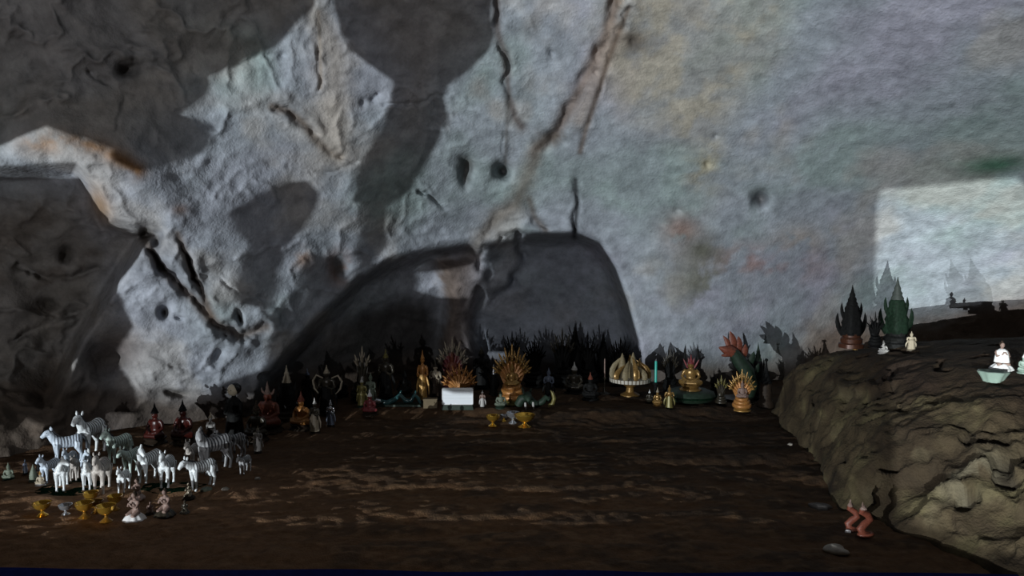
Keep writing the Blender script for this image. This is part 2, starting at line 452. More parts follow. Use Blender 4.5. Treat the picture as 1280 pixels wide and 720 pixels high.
# ------------------------------------------------------------------ rock outcrop
def rock_z(x, y):
    x = np.asarray(x, float); y = np.asarray(y, float)
    ys = [2.0, 3.4, 3.67, 3.8, 4.04, 4.23, 4.8, 5.2, 5.6, 6.2, 6.7, 7.4]
    xs = [2.45, 2.24, 2.16, 2.05, 2.04, 1.92, 2.07, 2.14, 2.22, 2.26, 2.36, 2.9]
    xb = np.interp(y, ys, xs) + 0.05 * fbm(x * 3, y * 3, 0 * x, 3, 101)
    s = x - xb
    sc = np.interp(y, [3.2, 4.0, 4.8, 5.6, 6.4], [0.85, 0.75, 0.45, 0.28, 0.20])
    top = np.interp(y, [2.5, 4.0, 5.0, 5.8, 6.4, 7.2], [0.62, 0.80, 0.84, 0.77, 0.66, 0.35])
    z = top * (1 - np.exp(-np.maximum(s, 0) / sc)) + np.where(s < 0, s * 2.0, 0)
    z = z + 0.04 * np.clip(s - 0.8, 0, 2)
    body = sstep(-0.02, 0.15, s)
    w = fbm(x * 2, y * 2, z * 2, 3, 111)
    z = z + body * (0.075 * fbm(x * 2.4 + w, y * 2.4, 0 * x, 4, 121) + 0.05 * (np.abs(fbm(x * 3.2, y * 6 + 2 * x, 0 * x, 4, 131)) - 0.25)) * sstep(0.9, 0.5, z + 0 * x)
    return z


rx = np.concatenate([np.arange(1.7, 4.2, 0.012), np.arange(4.2, 6.6, 0.12)])
ry = np.concatenate([np.arange(2.0, 3.2, 0.08), np.arange(3.2, 7.4, 0.012)])
RX, RY = np.meshgrid(rx, ry)
RZ = rock_z(RX, RY)
q1 = fbm(RX * 3, RY * 3, RZ * 3, 4, 141); q2 = fbm(RX * 9, RY * 9, RZ * 9, 4, 151); q3 = fbm(RX * 2 + RZ * 3, RY * 7, RZ * 7, 3, 161)
pit = sstep(0.36, 0.52, fbm(RX * 5, RY * 5, RZ * 6, 3, 171))
RZ = RZ - 0.07 * pit * sstep(0.05, 0.2, RZ) + 0.014 * q2
q4 = 1 - np.abs(fbm(RX * 4.5 + q1, RY * 4.5, RZ * 5, 4, 181)) * 2
q5 = fbm(RX * 1.7, RY * 1.7, RZ * 2.5, 3, 191)
side = sstep(0.75, 0.5, RZ) * sstep(-0.05, 0.1, RZ)
RZ = RZ + side * (0.035 * np.maximum(q4, 0) ** 2 - 0.02 + 0.07 * q5)
RX = RX + 0.03 * q1 + 0.02 * q2 - side * (0.035 * np.maximum(q4, 0) ** 2 + 0.08 * q5)
rc = np.empty(RX.shape + (3,)); rc[...] = (0.105, 0.085, 0.058)


def rtint(mask, col):
    global rc
    m = np.clip(mask, 0, 1)[..., None]
    rc = rc * (1 - m) + np.array(col) * m


rtint(0.7 * sstep(0.0, 0.4, q3), (0.20, 0.185, 0.115))
rtint(0.75 * sstep(0.05, 0.4, q1), (0.045, 0.032, 0.023))
rtint(0.55 * sstep(0.15, 0.5, q2) * sstep(-0.3, 0.3, q5), (0.19, 0.17, 0.125))
rtint(0.6 * sstep(0.1, 0.45, -q2), (0.06, 0.045, 0.033))
rtint(0.9 * sstep(0.45, 0.68, RZ + 0.10 * q1), (0.045, 0.029, 0.021))  # shadow on the upper rock put into its colour
rtint(0.85 * pit, (0.03, 0.024, 0.02))
rtint(0.8 * gauss(RX, RY, 2.42, 3.85, 0.16, 0.10) * sstep(-0.3, 0.2, q2), (0.27, 0.26, 0.22))
rock_obj = link('rock_outcrop', grid_mesh('rock_outcrop', RX, RY, RZ, np.clip(rc * np.array((0.46, 0.41, 0.33)), 0.008, 1)), rock_mat('brown_rock', 14.0, 0.015, 0.9))
tag(rock_obj, 'big rough brown rock rising from the earth floor with pits and pale patches', 'rock')

# dark blue kerb board along the near border of the earth floor
kb = bpy.data.meshes.new('trim_1')
nn = 60
kv, kf = [], []
for i in range(nn + 1):
    x = -3.2 + 5.6 * i / nn
    yb = 3.335 - 0.012 * (x + 2.4) + 0.006 * math.sin(x * 7)
    for (dy, dz) in ((0, -0.05), (0, 0.03), (-0.012, 0.037), (-0.16, 0.037), (-0.172, 0.03), (-0.172, -0.05)):
        kv.append((x, yb + dy, dz + 0.004 * math.sin(x * 5)))
for i in range(nn):
    for j in range(6):
        a, b_ = i * 6 + j, i * 6 + (j + 1) % 6
        kf.append((a, b_, b_ + 6, a + 6))
kf.append(tuple(range(6))); kf.append(tuple(nn * 6 + j for j in range(5, -1, -1)))
kb.from_pydata(kv, [], kf)
tag(link('trim_1', kb, mat('navy_paint', (0.008, 0.014, 0.075), 0.9, 0, 0.2, 30, 0, 0.0)), 'dark navy blue kerb along the border of the earth floor', None, None, 'structure')


# ------------------------------------------------------------------ unseen slabs added to shade parts of the wall
def densify(poly, step=14):
    out = []
    for (x1, y1), (x2, y2) in zip(poly, poly[1:] + poly[:1]):
        n = max(1, int(math.hypot(x2 - x1, y2 - y1) / step))
        for i in range(n):
            out.append((x1 + (x2 - x1) * i / n, y1 + (y2 - y1) * i / n))
    return out


def shade_slab(name, outline, light, plane_y, thick, material):
    """outline: points on the cave wall; the slab stands on the plane y = plane_y where it keeps the light off them"""
    pts = np.array(densify(outline), float)
    d = face_depth(pts[:, 0].copy(), np.clip(pts[:, 1].copy(), -690, 680))
    wx, wy, wz = to_world(pts[:, 0], pts[:, 1], d)
    t = (plane_y - light.y) / (wy - light.y)
    gx_ = light.x + (wx - light.x) * t
    gz_ = light.z + (wz - light.z) * t
    bm = bmesh.new()
    cx, cz = gx_.mean(), gz_.mean()
    front = [bm.verts.new((a + 0.0, plane_y, c)) for a, c in zip(gx_, gz_)]
    f = bm.faces.new(front)
    ex = bmesh.ops.extrude_face_region(bm, geom=[f])
    vs_ = [e for e in ex['geom'] if isinstance(e, bmesh.types.BMVert)]
    for w in vs_:
        k = 0.97
        w.co.x = cx + (w.co.x - cx) * k + (light.x - cx) * 0.0
        w.co.y -= thick * (0.8 + 0.4 * rng.random())
        w.co.z = cz + (w.co.z - cz) * k
        tt = (w.co.y - light.y) / (plane_y - light.y)
        # keep the back edge inside the cone so the silhouette towards the wall stays the front outline
        w.co.x = light.x + (w.co.x - light.x) * tt
        w.co.z = light.z + (w.co.z - light.z) * tt
    bmesh.ops.recalc_face_normals(bm, faces=bm.faces)
    me = bpy.data.meshes.new(name)
    bm.to_mesh(me); bm.free()
    return me


slab_mat = mat('added_slab', (0.16, 0.14, 0.12), 0.9, 0, 0.3, 6, 0.02)  # for the added slabs that shape the light
SHADE = [
    # shadow outline over the upper rough side
    [(-500, -500), (400, -500), (400, 8), (385, 24), (350, 58), (300, 82), (266, 95), (263, 118), (240, 138), (222, 152), (248, 152),
     (268, 158), (268, 178), (250, 192), (222, 204), (195, 212), (172, 212), (150, 190), (110, 176), (62, 158), (0, 182), (-60, 200), (-500, 210)],
    # thick column of shadow
    [(418, -500), (418, 10), (424, 36), (440, 62), (472, 88), (492, 102), (488, 132), (470, 165), (452, 195), (444, 225), (450, 252),
     (490, 258), (512, 240), (530, 208), (546, 180), (560, 150), (556, 124), (560, 108), (590, 86), (612, 62), (622, 30), (618, -500)],
    # narrow neck of shadow below it
    [(462, 245), (490, 250), (486, 300), (470, 345), (446, 352), (456, 300)],
    # blob with a tail
    [(340, 402), (322, 384), (300, 380), (290, 352), (296, 328), (308, 312), (292, 286), (286, 268), (310, 250), (350, 228), (380, 226),
     (398, 240), (398, 262), (380, 290), (358, 312), (350, 336), (346, 365), (352, 398)],
    # shadow mass over the dark niche
    [(345, 412), (338, 396), (372, 386), (384, 345), (402, 314), (424, 320), (436, 352), (470, 335), (520, 314), (585, 304), (590, 330),
     (560, 336), (520, 340), (520, 362), (548, 372), (600, 372), (600, 464), (380, 468), (330, 462)],
    # dome of shadow in the alcove
    [(592, 380), (612, 345), (600, 306), (640, 298), (656, 291), (722, 290), (750, 303), (770, 335), (784, 375), (798, 425), (801, 458), (705, 455), (665, 441), (592, 441)],
    # shadow spur from the side
    [(-500, 214), (100, 222), (125, 262), (150, 284), (196, 292), (176, 322), (150, 352), (160, 385), (172, 408), (150, 436), (142, 446),
     (160, 470), (168, 500), (176, 516), (-500, 530)],
]
GOBO_Y = -0.6
meshes = [shade_slab('tmp', poly, LIGHT_A, GOBO_Y, 0.14, None) for poly in SHADE]
bm = bmesh.new()
for me in meshes:
    bm.from_mesh(me); bpy.data.meshes.remove(me)
bmesh.ops.triangulate(bm, faces=bm.faces)
mme = bpy.data.meshes.new('shade_slabs'); bm.to_mesh(mme); bm.free()
tag(link('shade_slabs', mme, slab_mat), 'added unseen slabs shaped to shade the cave wall', None, None, 'structure')

# added unseen slab, its gap shaped to throw a squared patch of light
GAP = densify([(1064, 470), (1064, 262), (1068, 246), (1082, 240), (1130, 236), (1270, 221), (1282, 232), (1300, 300), (1310, 470)], 20)
gp = np.array(GAP, float)
gd = face_depth(gp[:, 0].copy(), gp[:, 1].copy())
wx, wy, wz = to_world(gp[:, 0], gp[:, 1], gd)
PL = -6.3
tq = (PL - LIGHT_C.y) / (wy - LIGHT_C.y)
hx = LIGHT_C.x + (wx - LIGHT_C.x) * tq
hz = LIGHT_C.z + (wz - LIGHT_C.z) * tq
ccx, ccz = (hx.min() + hx.max()) / 2, (hz.min() + hz.max()) / 2
half = max(hx.max() - hx.min(), hz.max() - hz.min()) / 2
bm = bmesh.new()
rings = []
for yy in (PL, PL - 0.2):
    inn = [bm.verts.new((a, yy, b_)) for a, b_ in zip(hx, hz)]
    out = []
    for a, b_ in zip(hx, hz):
        ang = math.atan2(b_ - ccz, a - ccx)
        rr = half * 3.2 * (1 + 0.05 * math.sin(ang * 5))
        out.append(bm.verts.new((ccx + math.cos(ang) * rr, yy, ccz + math.sin(ang) * rr)))
    rings.append((inn, out))
n = len(hx)
for i in range(n):
    j = (i + 1) % n
    (i0, o0), (i1, o1) = rings
    bm.faces.new((i0[i], i0[j], o0[j], o0[i])); bm.faces.new((i1[j], i1[i], o1[i], o1[j]))
    bm.faces.new((i0[j], i0[i], i1[i], i1[j])); bm.faces.new((o0[i], o0[j], o1[j], o1[i]))
bmesh.ops.recalc_face_normals(bm, faces=bm.faces)
gme = bpy.data.meshes.new('gap_slab'); bm.to_mesh(gme); bm.free()
tag(link('gap_slab', gme, slab_mat), 'added unseen slab with a gap shaped for the light patch', None, None, 'structure')
cone = 2 * math.atan(half * 2.0 / (Vector((ccx, PL, ccz)) - LIGHT_C).length)
spot('patch_spot', LIGHT_C, (ccx, PL, ccz), 23000, (0.92, 1.0, 0.98), 0.02, cone, 0.0)  # added spot, its beam cut by the gap slab


# ================================================================== builders for the things
class MB:
    def __init__(self):
        self.v, self.f = [], []

    def _add(self, vs_, fs_):
        o = len(self.v)
        self.v += [tuple(p) for p in vs_]
        self.f += [tuple(i + o for i in q) for q in fs_]
        return self

    def ball(self, c, r, seg=12, ring=8):
        if not hasattr(r, '__len__'):
            r = (r, r, r)
        vs_, fs_ = [], []
        for i in range(1, ring):
            th = math.pi * i / ring
            for j in range(seg):
                ph = 2 * math.pi * j / seg
                vs_.append((c[0] + r[0] * math.sin(th) * math.cos(ph), c[1] + r[1] * math.sin(th) * math.sin(ph), c[2] + r[2] * math.cos(th)))
        t, b_ = len(vs_), len(vs_) + 1
        vs_ += [(c[0], c[1], c[2] + r[2]), (c[0], c[1], c[2] - r[2])]
        for i in range(ring - 2):
            for j in range(seg):
                k = (j + 1) % seg
                fs_.append((i * seg + j, (i + 1) * seg + j, (i + 1) * seg + k, i * seg + k))
        for j in range(seg):
            k = (j + 1) % seg
            fs_.append((t, j, k)); fs_.append((b_, (ring - 2) * seg + k, (ring - 2) * seg + j))
        return self._add(vs_, fs_)

    def tube(self, pts, radii, seg=8, flat=1.0):
        P = [Vector(p) for p in pts]
        n = len(P)
        if not hasattr(radii, '__len__'):
            radii = [radii] * n
        vs_, fs_ = [], []
        up = None
        for i in range(n):
            t = (P[min(i + 1, n - 1)] - P[max(i - 1, 0)]).normalized()
            if up is None:
                ref = Vector((0, 1, 0)) if abs(t.y) < 0.9 else Vector((1, 0, 0))
                up = (ref - t * ref.dot(t)).normalized()
            else:
                up = (up - t * up.dot(t)).normalized()
            sd_ = t.cross(up)
            for j in range(seg):
                a = 2 * math.pi * j / seg
                vs_.append(P[i] + sd_ * (math.cos(a) * radii[i]) + up * (math.sin(a) * radii[i] * flat))
        for i in range(n - 1):
            for j in range(seg):
                k = (j + 1) % seg
                fs_.append((i * seg + j, i * seg + k, (i + 1) * seg + k, (i + 1) * seg + j))
        fs_.append(tuple(range(seg - 1, -1, -1))); fs_.append(tuple((n - 1) * seg + j for j in range(seg)))
        return self._add(vs_, fs_)

    def lathe(self, prof, seg=16, c=(0, 0), lobes=0, depth=0.0):
        vs_, fs_ = [], []
        for r, z in prof:
            for j in range(seg):
                a = 2 * math.pi * j / seg
                k = r * (1 + (depth * math.cos(a * lobes) if lobes else 0))
                vs_.append((c[0] + k * math.cos(a), c[1] + k * math.sin(a), z))
        n = len(prof)
        for i in range(n - 1):
            for j in range(seg):
                k = (j + 1) % seg
                fs_.append((i * seg + j, i * seg + k, (i + 1) * seg + k, (i + 1) * seg + j))
        fs_.append(tuple(range(seg - 1, -1, -1))); fs_.append(tuple((n - 1) * seg + j for j in range(seg)))
        return self._add(vs_, fs_)

    def box(self, c, s, taper=1.0):
        x, y, z = s[0] / 2, s[1] / 2, s[2] / 2
        vs_ = [(c[0] + a * x * (taper if d > 0 else 1), c[1] + b_ * y * (taper if d > 0 else 1), c[2] + d * z)
               for d in (-1, 1) for a, b_ in ((-1, -1), (1, -1), (1, 1), (-1, 1))]
        return self._add(vs_, [(3, 2, 1, 0), (4, 5, 6, 7), (0, 1, 5, 4), (1, 2, 6, 5), (2, 3, 7, 6), (3, 0, 4, 7)])

    def blade(self, a, b_, w, thick, bend=(0, 0, 0), n=5):
        """a pointed leaf, flame or horn from a to b_, flattened in y"""
        a, b_, bend = Vector(a), Vector(b_), Vector(bend)
        pts, rr = [], []
        for i in range(n + 1):
            t = i / n
            pts.append(a.lerp(b_, t) + bend * math.sin(math.pi * t))
            rr.append(max(0.002, w * (0.55 + 1.3 * t) * (1 - t) ** 0.85 * 1.15))
        return self.tube(pts, rr, 6, thick / w)

    def plate(self, outline, y0, y1):
        n = len(outline)
        vs_ = [(x, y0, z) for x, z in outline] + [(x, y1, z) for x, z in outline]
        fs_ = [tuple(range(n)), tuple(range(2 * n - 1, n - 1, -1))]
        fs_ += [(i, i + n, (i + 1) % n + n, (i + 1) % n) for i in range(n)]
        return self._add(vs_, fs_)

    def mesh(self, name, smooth=True):
        me = bpy.data.meshes.new(name)
        me.from_pydata(self.v, [], self.f)
        bm_ = bmesh.new(); bm_.from_mesh(me)
        bmesh.ops.recalc_face_normals(bm_, faces=bm_.faces)
        bm_.to_mesh(me); bm_.free()
        if smooth:
            me.polygons.foreach_set('use_smooth', np.ones(len(me.polygons), bool))
            me.set_sharp_from_angle(angle=math.radians(50))
        return me

    def fused(self, name, voxel, it=3):
        """overlapping pieces become one continuous skin"""
        me = self.mesh(name, False)
        o = bpy.data.objects.new('tmp_fuse', me); C.objects.link(o)
        m = o.modifiers.new('r', 'REMESH'); m.mode = 'VOXEL'; m.voxel_size = voxel
        s = o.modifiers.new('s', 'SMOOTH'); s.iterations = it; s.factor = 0.5
        dg = bpy.context.evaluated_depsgraph_get()
        res = bpy.data.meshes.new_from_object(o.evaluated_get(dg))
        bpy.data.objects.remove(o); bpy.data.meshes.remove(me)
        res.name = name
        res.polygons.foreach_set('use_smooth', np.ones(len(res.polygons), bool))
        return res


CACHE = {}


def part(key, build, name, material, parent):
    """a part whose mesh is shared between all things of the same shape and material"""
    if key not in CACHE:
        CACHE[key] = build()
    k2 = (key, material.name)
    if k2 not in CACHE:
        me = CACHE[key].copy()
        me.name = name
        me.materials.clear(); me.materials.append(material)
        CACHE[k2] = me
    o = bpy.data.objects.new(name, CACHE[k2])
    C.objects.link(o)
    o.parent = parent
    return o


def thing(name, label, cat, loc, rz=0.0, s=1.0, group=None):
    o = bpy.data.objects.new(name, None)
    o.empty_display_size = 0.05
    C.objects.link(o)
    o.location = loc
    o.rotation_euler = (0, 0, math.radians(rz))
    o.scale = (s, s, s) if not hasattr(s, '__len__') else s
    return tag(o, label, cat, group)


from mathutils.bvhtree import BVHTree


def bvh_of(me):
    return BVHTree.FromPolygons([v.co.copy() for v in me.vertices], [tuple(p.vertices) for p in me.polygons])


BVH_F, BVH_R = bvh_of(floor.data), bvh_of(rock_obj.data)


def ground(x, y, rad=0.0):
    z = -9
    for b_ in (BVH_F, BVH_R):
        for dx, dy in ((0, 0),) + (((rad, 0), (-rad, 0), (0, rad), (0, -rad)) if rad else ()):
            h = b_.ray_cast(Vector((x + dx, y + dy, 5)), Vector((0, 0, -1)))
            if h[0] is not None:
                z = max(z, h[0].z if (dx, dy) == (0, 0) else h[0].z - 0.012)
    return z


def ground_only(x, y, rad=0.0):
    z = -9
    for dx, dy in ((0, 0), (rad, 0), (-rad, 0), (0, rad), (0, -rad)):
        h = BVH_F.ray_cast(Vector((x + dx, y + dy, 5)), Vector((0, 0, -1)))
        if h[0] is not None:
            z = max(z, h[0].z)
    return z - 0.004


def hit(px, py):
    """where the line of sight through a photo pixel meets the earth floor or the big rock"""
    d = (at(px, py, 5.0) - CAM).normalized()
    best = None
    for b_ in (BVH_F, BVH_R):
        h = b_.ray_cast(CAM, d)
        if h[0] is not None and (best is None or h[3] < best[1]):
            best = (h[0], h[3])
    return best[0] if best else at(px, py, 5.5)


def spot_for(px, top, d, rad=0.03):
    x = at(px, top, d).x
    z = ground_only(x, d, rad)
    return Vector((x, d, z)), at(px, top, d).z - z


# ---- shapes of one unit height, facing -Y
def lotus(r, h, seg=24):
    return MB().lathe([(r, 0), (r, h * 0.2), (r * 0.9, h * 0.3), (r * 0.72, h * 0.5), (r * 0.9, h * 0.78), (r * 0.96, h * 0.92), (r * 0.8, h)], seg, lobes=12, depth=0.04)


def seated_body():
    m = MB()
    m.ball((0, -0.02, 0.235), (0.27, 0.19, 0.085))
    for s in (-1, 1):
        m.tube([(0.10 * s, 0.05, 0.24), (0.27 * s, -0.06, 0.225), (0.16 * s, -0.17, 0.215), (-0.04 * s, -0.19, 0.215)], [0.09, 0.08, 0.06, 0.04])
        m.tube([(0.13 * s, 0.02, 0.56), (0.19 * s, 0.03, 0.50), (0.235 * s, 0.0, 0.38), (0.14 * s, -0.13, 0.30), (0.03 * s, -0.17, 0.285)], [0.055, 0.055, 0.047, 0.038, 0.03])
        m.ball((0.083 * s, 0.0, 0.685), (0.015, 0.02, 0.045), 8, 6)
    m.tube([(0, 0.02, 0.22), (0, 0.02, 0.36), (0, 0.02, 0.48), (0, 0.02, 0.56), (0, 0.015, 0.60), (0, 0.01, 0.66)], [0.17, 0.135, 0.16, 0.15, 0.07, 0.05], 12, 0.75)
    m.ball((0, 0, 0.70), (0.078, 0.082, 0.095))
    m.ball((0, -0.08, 0.69), (0.014, 0.02, 0.025), 8, 6)
    return m.fused('body', 0.017)


def crown_spire():
    m = MB()
    m.lathe([(0.088, 0.735), (0.098, 0.745), (0.098, 0.765), (0.082, 0.775), (0.086, 0.80), (0.066, 0.81), (0.07, 0.83), (0.048, 0.845), (0.05, 0.862),
             (0.03, 0.88), (0.022, 0.93), (0.004, 1.0)], 14)
    return m.mesh('crown')


def flame_crown():
    m = MB()
    m.ball((0, 0, 0.745), (0.07, 0.07, 0.05))
    m.lathe([(0.045, 0.77), (0.05, 0.80), (0.03, 0.84), (0.034, 0.87), (0.015, 0.93), (0.003, 1.0)], 12)
    for s in (-1, 1):
        m.blade((0.07 * s, 0.01, 0.74), (0.15 * s, 0.01, 0.86), 0.03, 0.012, (0.02 * s, 0, -0.01))
    return m.mesh('crown')


def standing_body():
    m = MB()
    for s in (-1, 1):
        m.tube([(0.045 * s, 0, 0.09), (0.05 * s, 0, 0.3), (0.05 * s, 0, 0.5)], [0.04, 0.055, 0.06])
        m.ball((0.045 * s, -0.04, 0.095), (0.035, 0.06, 0.02), 8, 6)
        m.tube([(0.085 * s, 0.0, 0.70), (0.125 * s, 0.01, 0.66), (0.145 * s, 0.0, 0.54), (0.115 * s, -0.08, 0.52), (0.06 * s, -0.13, 0.57)], [0.035, 0.036, 0.03, 0.026, 0.022])
        m.ball((0.053 * s, 0, 0.795), (0.01, 0.014, 0.03), 8, 6)
    m.tube([(0, 0, 0.46), (0, 0, 0.56), (0, 0, 0.65), (0, 0, 0.705), (0, 0, 0.73), (0, 0, 0.77)], [0.095, 0.078, 0.098, 0.085, 0.04, 0.03], 12, 0.7)
    m.ball((0, -0.005, 0.80), (0.048, 0.052, 0.06))
    m.ball((0, -0.055, 0.795), (0.01, 0.014, 0.016), 8, 6)
    return m.fused('body', 0.012)


def robe():
    m = MB()
    m.lathe([(0.13, 0.085), (0.125, 0.12), (0.108, 0.3), (0.10, 0.45), (0.088, 0.55), (0.06, 0.56)], 24, lobes=9, depth=0.05)
    for s in (-1, 1):
        m.blade((0.10 * s, 0.02, 0.5), (0.17 * s, 0.02, 0.16), 0.035, 0.014, (0.03 * s, 0, 0))
    return m.mesh('robe')


def standing_crown():
    m = MB()
    m.lathe([(0.052, 0.825), (0.06, 0.832), (0.06, 0.845), (0.048, 0.852), (0.05, 0.868), (0.036, 0.876), (0.038, 0.89), (0.022, 0.905), (0.016, 0.94), (0.003, 1.0)], 12)
    return m.mesh('crown')


def kneel_body():
    m = MB()
    for s in (-1, 1):
        m.tube([(0.10 * s, 0.08, 0.30), (0.13 * s, -0.16, 0.20), (0.12 * s, -0.10, 0.07), (0.10 * s, 0.18, 0.06)], [0.10, 0.085, 0.07, 0.05])
        m.tube([(0.13 * s, 0.05, 0.66), (0.18 * s, 0.02, 0.60), (0.19 * s, -0.08, 0.48), (0.07 * s, -0.17, 0.54), (0.015 * s, -0.19, 0.64)], [0.05, 0.05, 0.042, 0.035, 0.028])
    m.tube([(0, 0.08, 0.26), (0, 0.07, 0.42), (0, 0.05, 0.58), (0, 0.04, 0.68), (0, 0.03, 0.72), (0, 0.02, 0.78)], [0.15, 0.11, 0.14, 0.11, 0.055, 0.045], 12, 0.8)
    m.ball((0, 0.0, 0.85), (0.075, 0.085, 0.095))
    m.ball((0, -0.083, 0.845), (0.014, 0.02, 0.022), 8, 6)
    return m.fused('body', 0.017)


def fan_outline(n, r0, r1, spread, cz):
    pts = []
    k = 2 * n
    for i in range(k + 1):
        a = math.radians(-spread + 2 * spread * i / k)
        r = r1 * (1 - 0.22 * abs(i / k * 2 - 1)) * (1.0 if i % 2 else 0.93)
        pts.append((math.sin(a) * r, cz + math.cos(a) * r))
    for i in range(9):
        a = math.radians(spread - 2 * spread * i / 8)
        pts.append((math.sin(a) * r0, cz - 0.12 + math.cos(a) * r0 * 0.4))
    return pts


def hood_mesh(n, spread):
    m = MB()
    m.plate(fan_outline(n, 0.15, 0.36, spread, 0.36), 0.045, 0.10)
    for i in range(n):
        a = math.radians(-spread + 2 * spread * (i + 0.5) / n)
        r = 0.36 * (1 - 0.2 * abs((i + 0.5) / n * 2 - 1))
        m.tube([(math.sin(a) * 0.06, 0.045, 0.34 + math.cos(a) * 0.05), (math.sin(a) * r * 0.6, 0.02, 0.36 + math.cos(a) * r * 0.6),
                (math.sin(a) * r, 0.03, 0.36 + math.cos(a) * r)], [0.05, 0.038, 0.03], 7)
    m.tube([(0, 0.06, 0.2), (0, 0.07, 0.36), (0, 0.06, 0.5)], [0.1, 0.14, 0.1], 10, 0.6)
    return m.mesh('hood')


def coil_mesh():
    m = MB()
    for r, z, t in ((0.21, 0.125, 0.055), (0.175, 0.205, 0.05), (0.14, 0.28, 0.045)):
        pts = [(math.cos(a) * r, math.sin(a) * r * 0.85, z + 0.02 * math.sin(a)) for a in [2 * math.pi * i / 20 for i in range(21)]]
        m.tube(pts, t, 8)
    return m.mesh('coil')


def head_mesh(ln):
    """one serpent head seen upright at the origin, pointing up with a curved crest"""
    m = MB()
    m.tube([(0, 0.02, -0.04), (0, 0, 0.0), (0, -0.03, 0.035), (0, -0.075, 0.04), (0, -0.10, 0.03)], [0.03, 0.034, 0.036, 0.026, 0.012], 8)
    m.tube([(0, -0.03, 0.02), (0, -0.085, 0.008)], [0.022, 0.01], 6)
    m.blade((0, 0.0, 0.04), (0, 0.02, ln), 0.026, 0.014, (0, 0.012, 0))
    for s in (-1, 1):
        m.blade((0.02 * s, 0.01, 0.03), (0.05 * s, 0.02, ln * 0.55), 0.014, 0.008, (0.012 * s, 0, 0))
    return m.mesh('head')


def naga(px, top, d, n, mats, label, spread=62, figure=None, rz=0, group=None, wide=1.0, name='naga_statue', loc=None, h=None, fig_h=0.5):
    if loc is None:
        loc, h = spot_for(px, top, d)
    t = thing(name, label, 'statue', loc, rz, (h * wide, h * wide, h), group)
    body, crest, base_m = mats
    part('naga_plinth', lambda: lotus(0.25, 0.09).mesh('plinth'), 'plinth', base_m, t)
    part('naga_coil', coil_mesh, 'coil', body, t)
    part(('hood', n, spread), lambda: hood_mesh(n, spread), 'hood', body, t)
    for i in range(n):
        q = (i + 0.5) / n * 2 - 1
        a = math.radians(spread * q)
        r = 0.36 * (1 - 0.2 * abs(q))
        ln = round(0.14 + 0.12 * (1 - abs(q)), 3)
        hd = part(('naga_head', ln), lambda: head_mesh(ln), 'head', crest, t)
        hd.location = (math.sin(a) * r, 0.01, 0.36 + math.cos(a) * r)
        hd.rotation_euler = (0, a, 0)
    if figure:
        f = part('naga_figure', seated_body, 'figure', figure, t)
        f.scale = (fig_h, fig_h, fig_h); f.location = (0, -0.06, 0.24)
        c = part('naga_figure_crown', crown_spire, 'crown', figure, f)
    return t


def seated(px, top, d, body_m, crown_m, base_m, label, rz=0, group=None, crown='spire', name='seated_statue', cat='statue', loc=None, h=None, wide=1.0):
    if loc is None:
        loc, h = spot_for(px, top, d)
    t = thing(name, label, cat, loc, rz, (h * wide, h * wide, h), group)
    part('seat_plinth', lambda: lotus(0.30, 0.17).mesh('plinth'), 'plinth', base_m, t)
    part('seated_body', seated_body, 'body', body_m, t)
    part(('crown', crown), crown_spire if crown == 'spire' else flame_crown, 'crown', crown_m, t)
    return t


def standing(px, top, d, body_m, robe_m, crown_m, base_m, label, rz=0, group=None, name='standing_statue', cat='statue', wide=1.0, loc=None, h=None, wings=False):
    if loc is None:
        loc, h = spot_for(px, top, d)
    t = thing(name, label, cat, loc, rz, (h * wide, h * wide, h), group)
    part('stand_plinth', lambda: lotus(0.15, 0.09).mesh('plinth'), 'plinth', base_m, t)
    part('standing_body', standing_body, 'body', body_m, t)
    part('robe', robe, 'robe', robe_m, t)
    part('standing_crown', standing_crown, 'crown', crown_m, t)
    if wings:
        for s in (-1, 1):
            w_ = part(('sash', s), lambda: MB().tube([(0.08 * s, 0.03, 0.72), (0.2 * s, 0.03, 0.78), (0.27 * s, 0.03, 0.66), (0.24 * s, 0.03, 0.5), (0.16 * s, 0.02, 0.40)],
                                                    [0.015, 0.02, 0.02, 0.018, 0.008], 6).mesh('sash'), 'sash', crown_m, t)
    return t


def spire_tower(px, top, d, mats, label, wide=1.0, loc=None, h=None, name='spire_statue', rz=0, wings=True):
    """stepped pointed tower statue, flanked by flame blades"""
    if loc is None:
        loc, h = spot_for(px, top, d)
    t = thing(name, label, 'statue', loc, rz, (h * wide, h * wide, h), None)
    lo, hi, gold_ = mats
    part('tower_base', lambda: MB().lathe([(0.24, 0), (0.24, 0.06), (0.20, 0.08), (0.21, 0.14), (0.17, 0.17), (0.175, 0.22)], 20, lobes=8, depth=0.05).mesh('base'), 'base', gold_, t)
    part('tower_body', lambda: MB().lathe([(0.18, 0.2), (0.20, 0.28), (0.185, 0.36), (0.20, 0.40), (0.165, 0.46), (0.175, 0.52), (0.135, 0.58), (0.14, 0.63), (0.105, 0.68)], 20, lobes=6, depth=0.08).mesh('body'), 'body', lo, t)
    part('tower_spire', lambda: MB().lathe([(0.105, 0.67), (0.11, 0.70), (0.08, 0.74), (0.085, 0.77), (0.055, 0.81), (0.058, 0.84), (0.035, 0.88), (0.02, 0.94), (0.004, 1.0)], 16, lobes=6, depth=0.06).mesh('spire'), 'spire', hi, t)
    if wings:
        for s in (-1, 1):
            part(('tower_flame', s), lambda: MB().blade((0.17 * s, 0.02, 0.2), (0.27 * s, 0.03, 0.56), 0.06, 0.025, (0.05 * s, 0, 0)).mesh('flame'), 'flame', lo, t)
            part(('tower_flame_high', s), lambda: MB().blade((0.13 * s, 0.02, 0.44), (0.19 * s, 0.03, 0.72), 0.045, 0.02, (0.03 * s, 0, 0)).mesh('flame'), 'flame', lo, t)
    return t


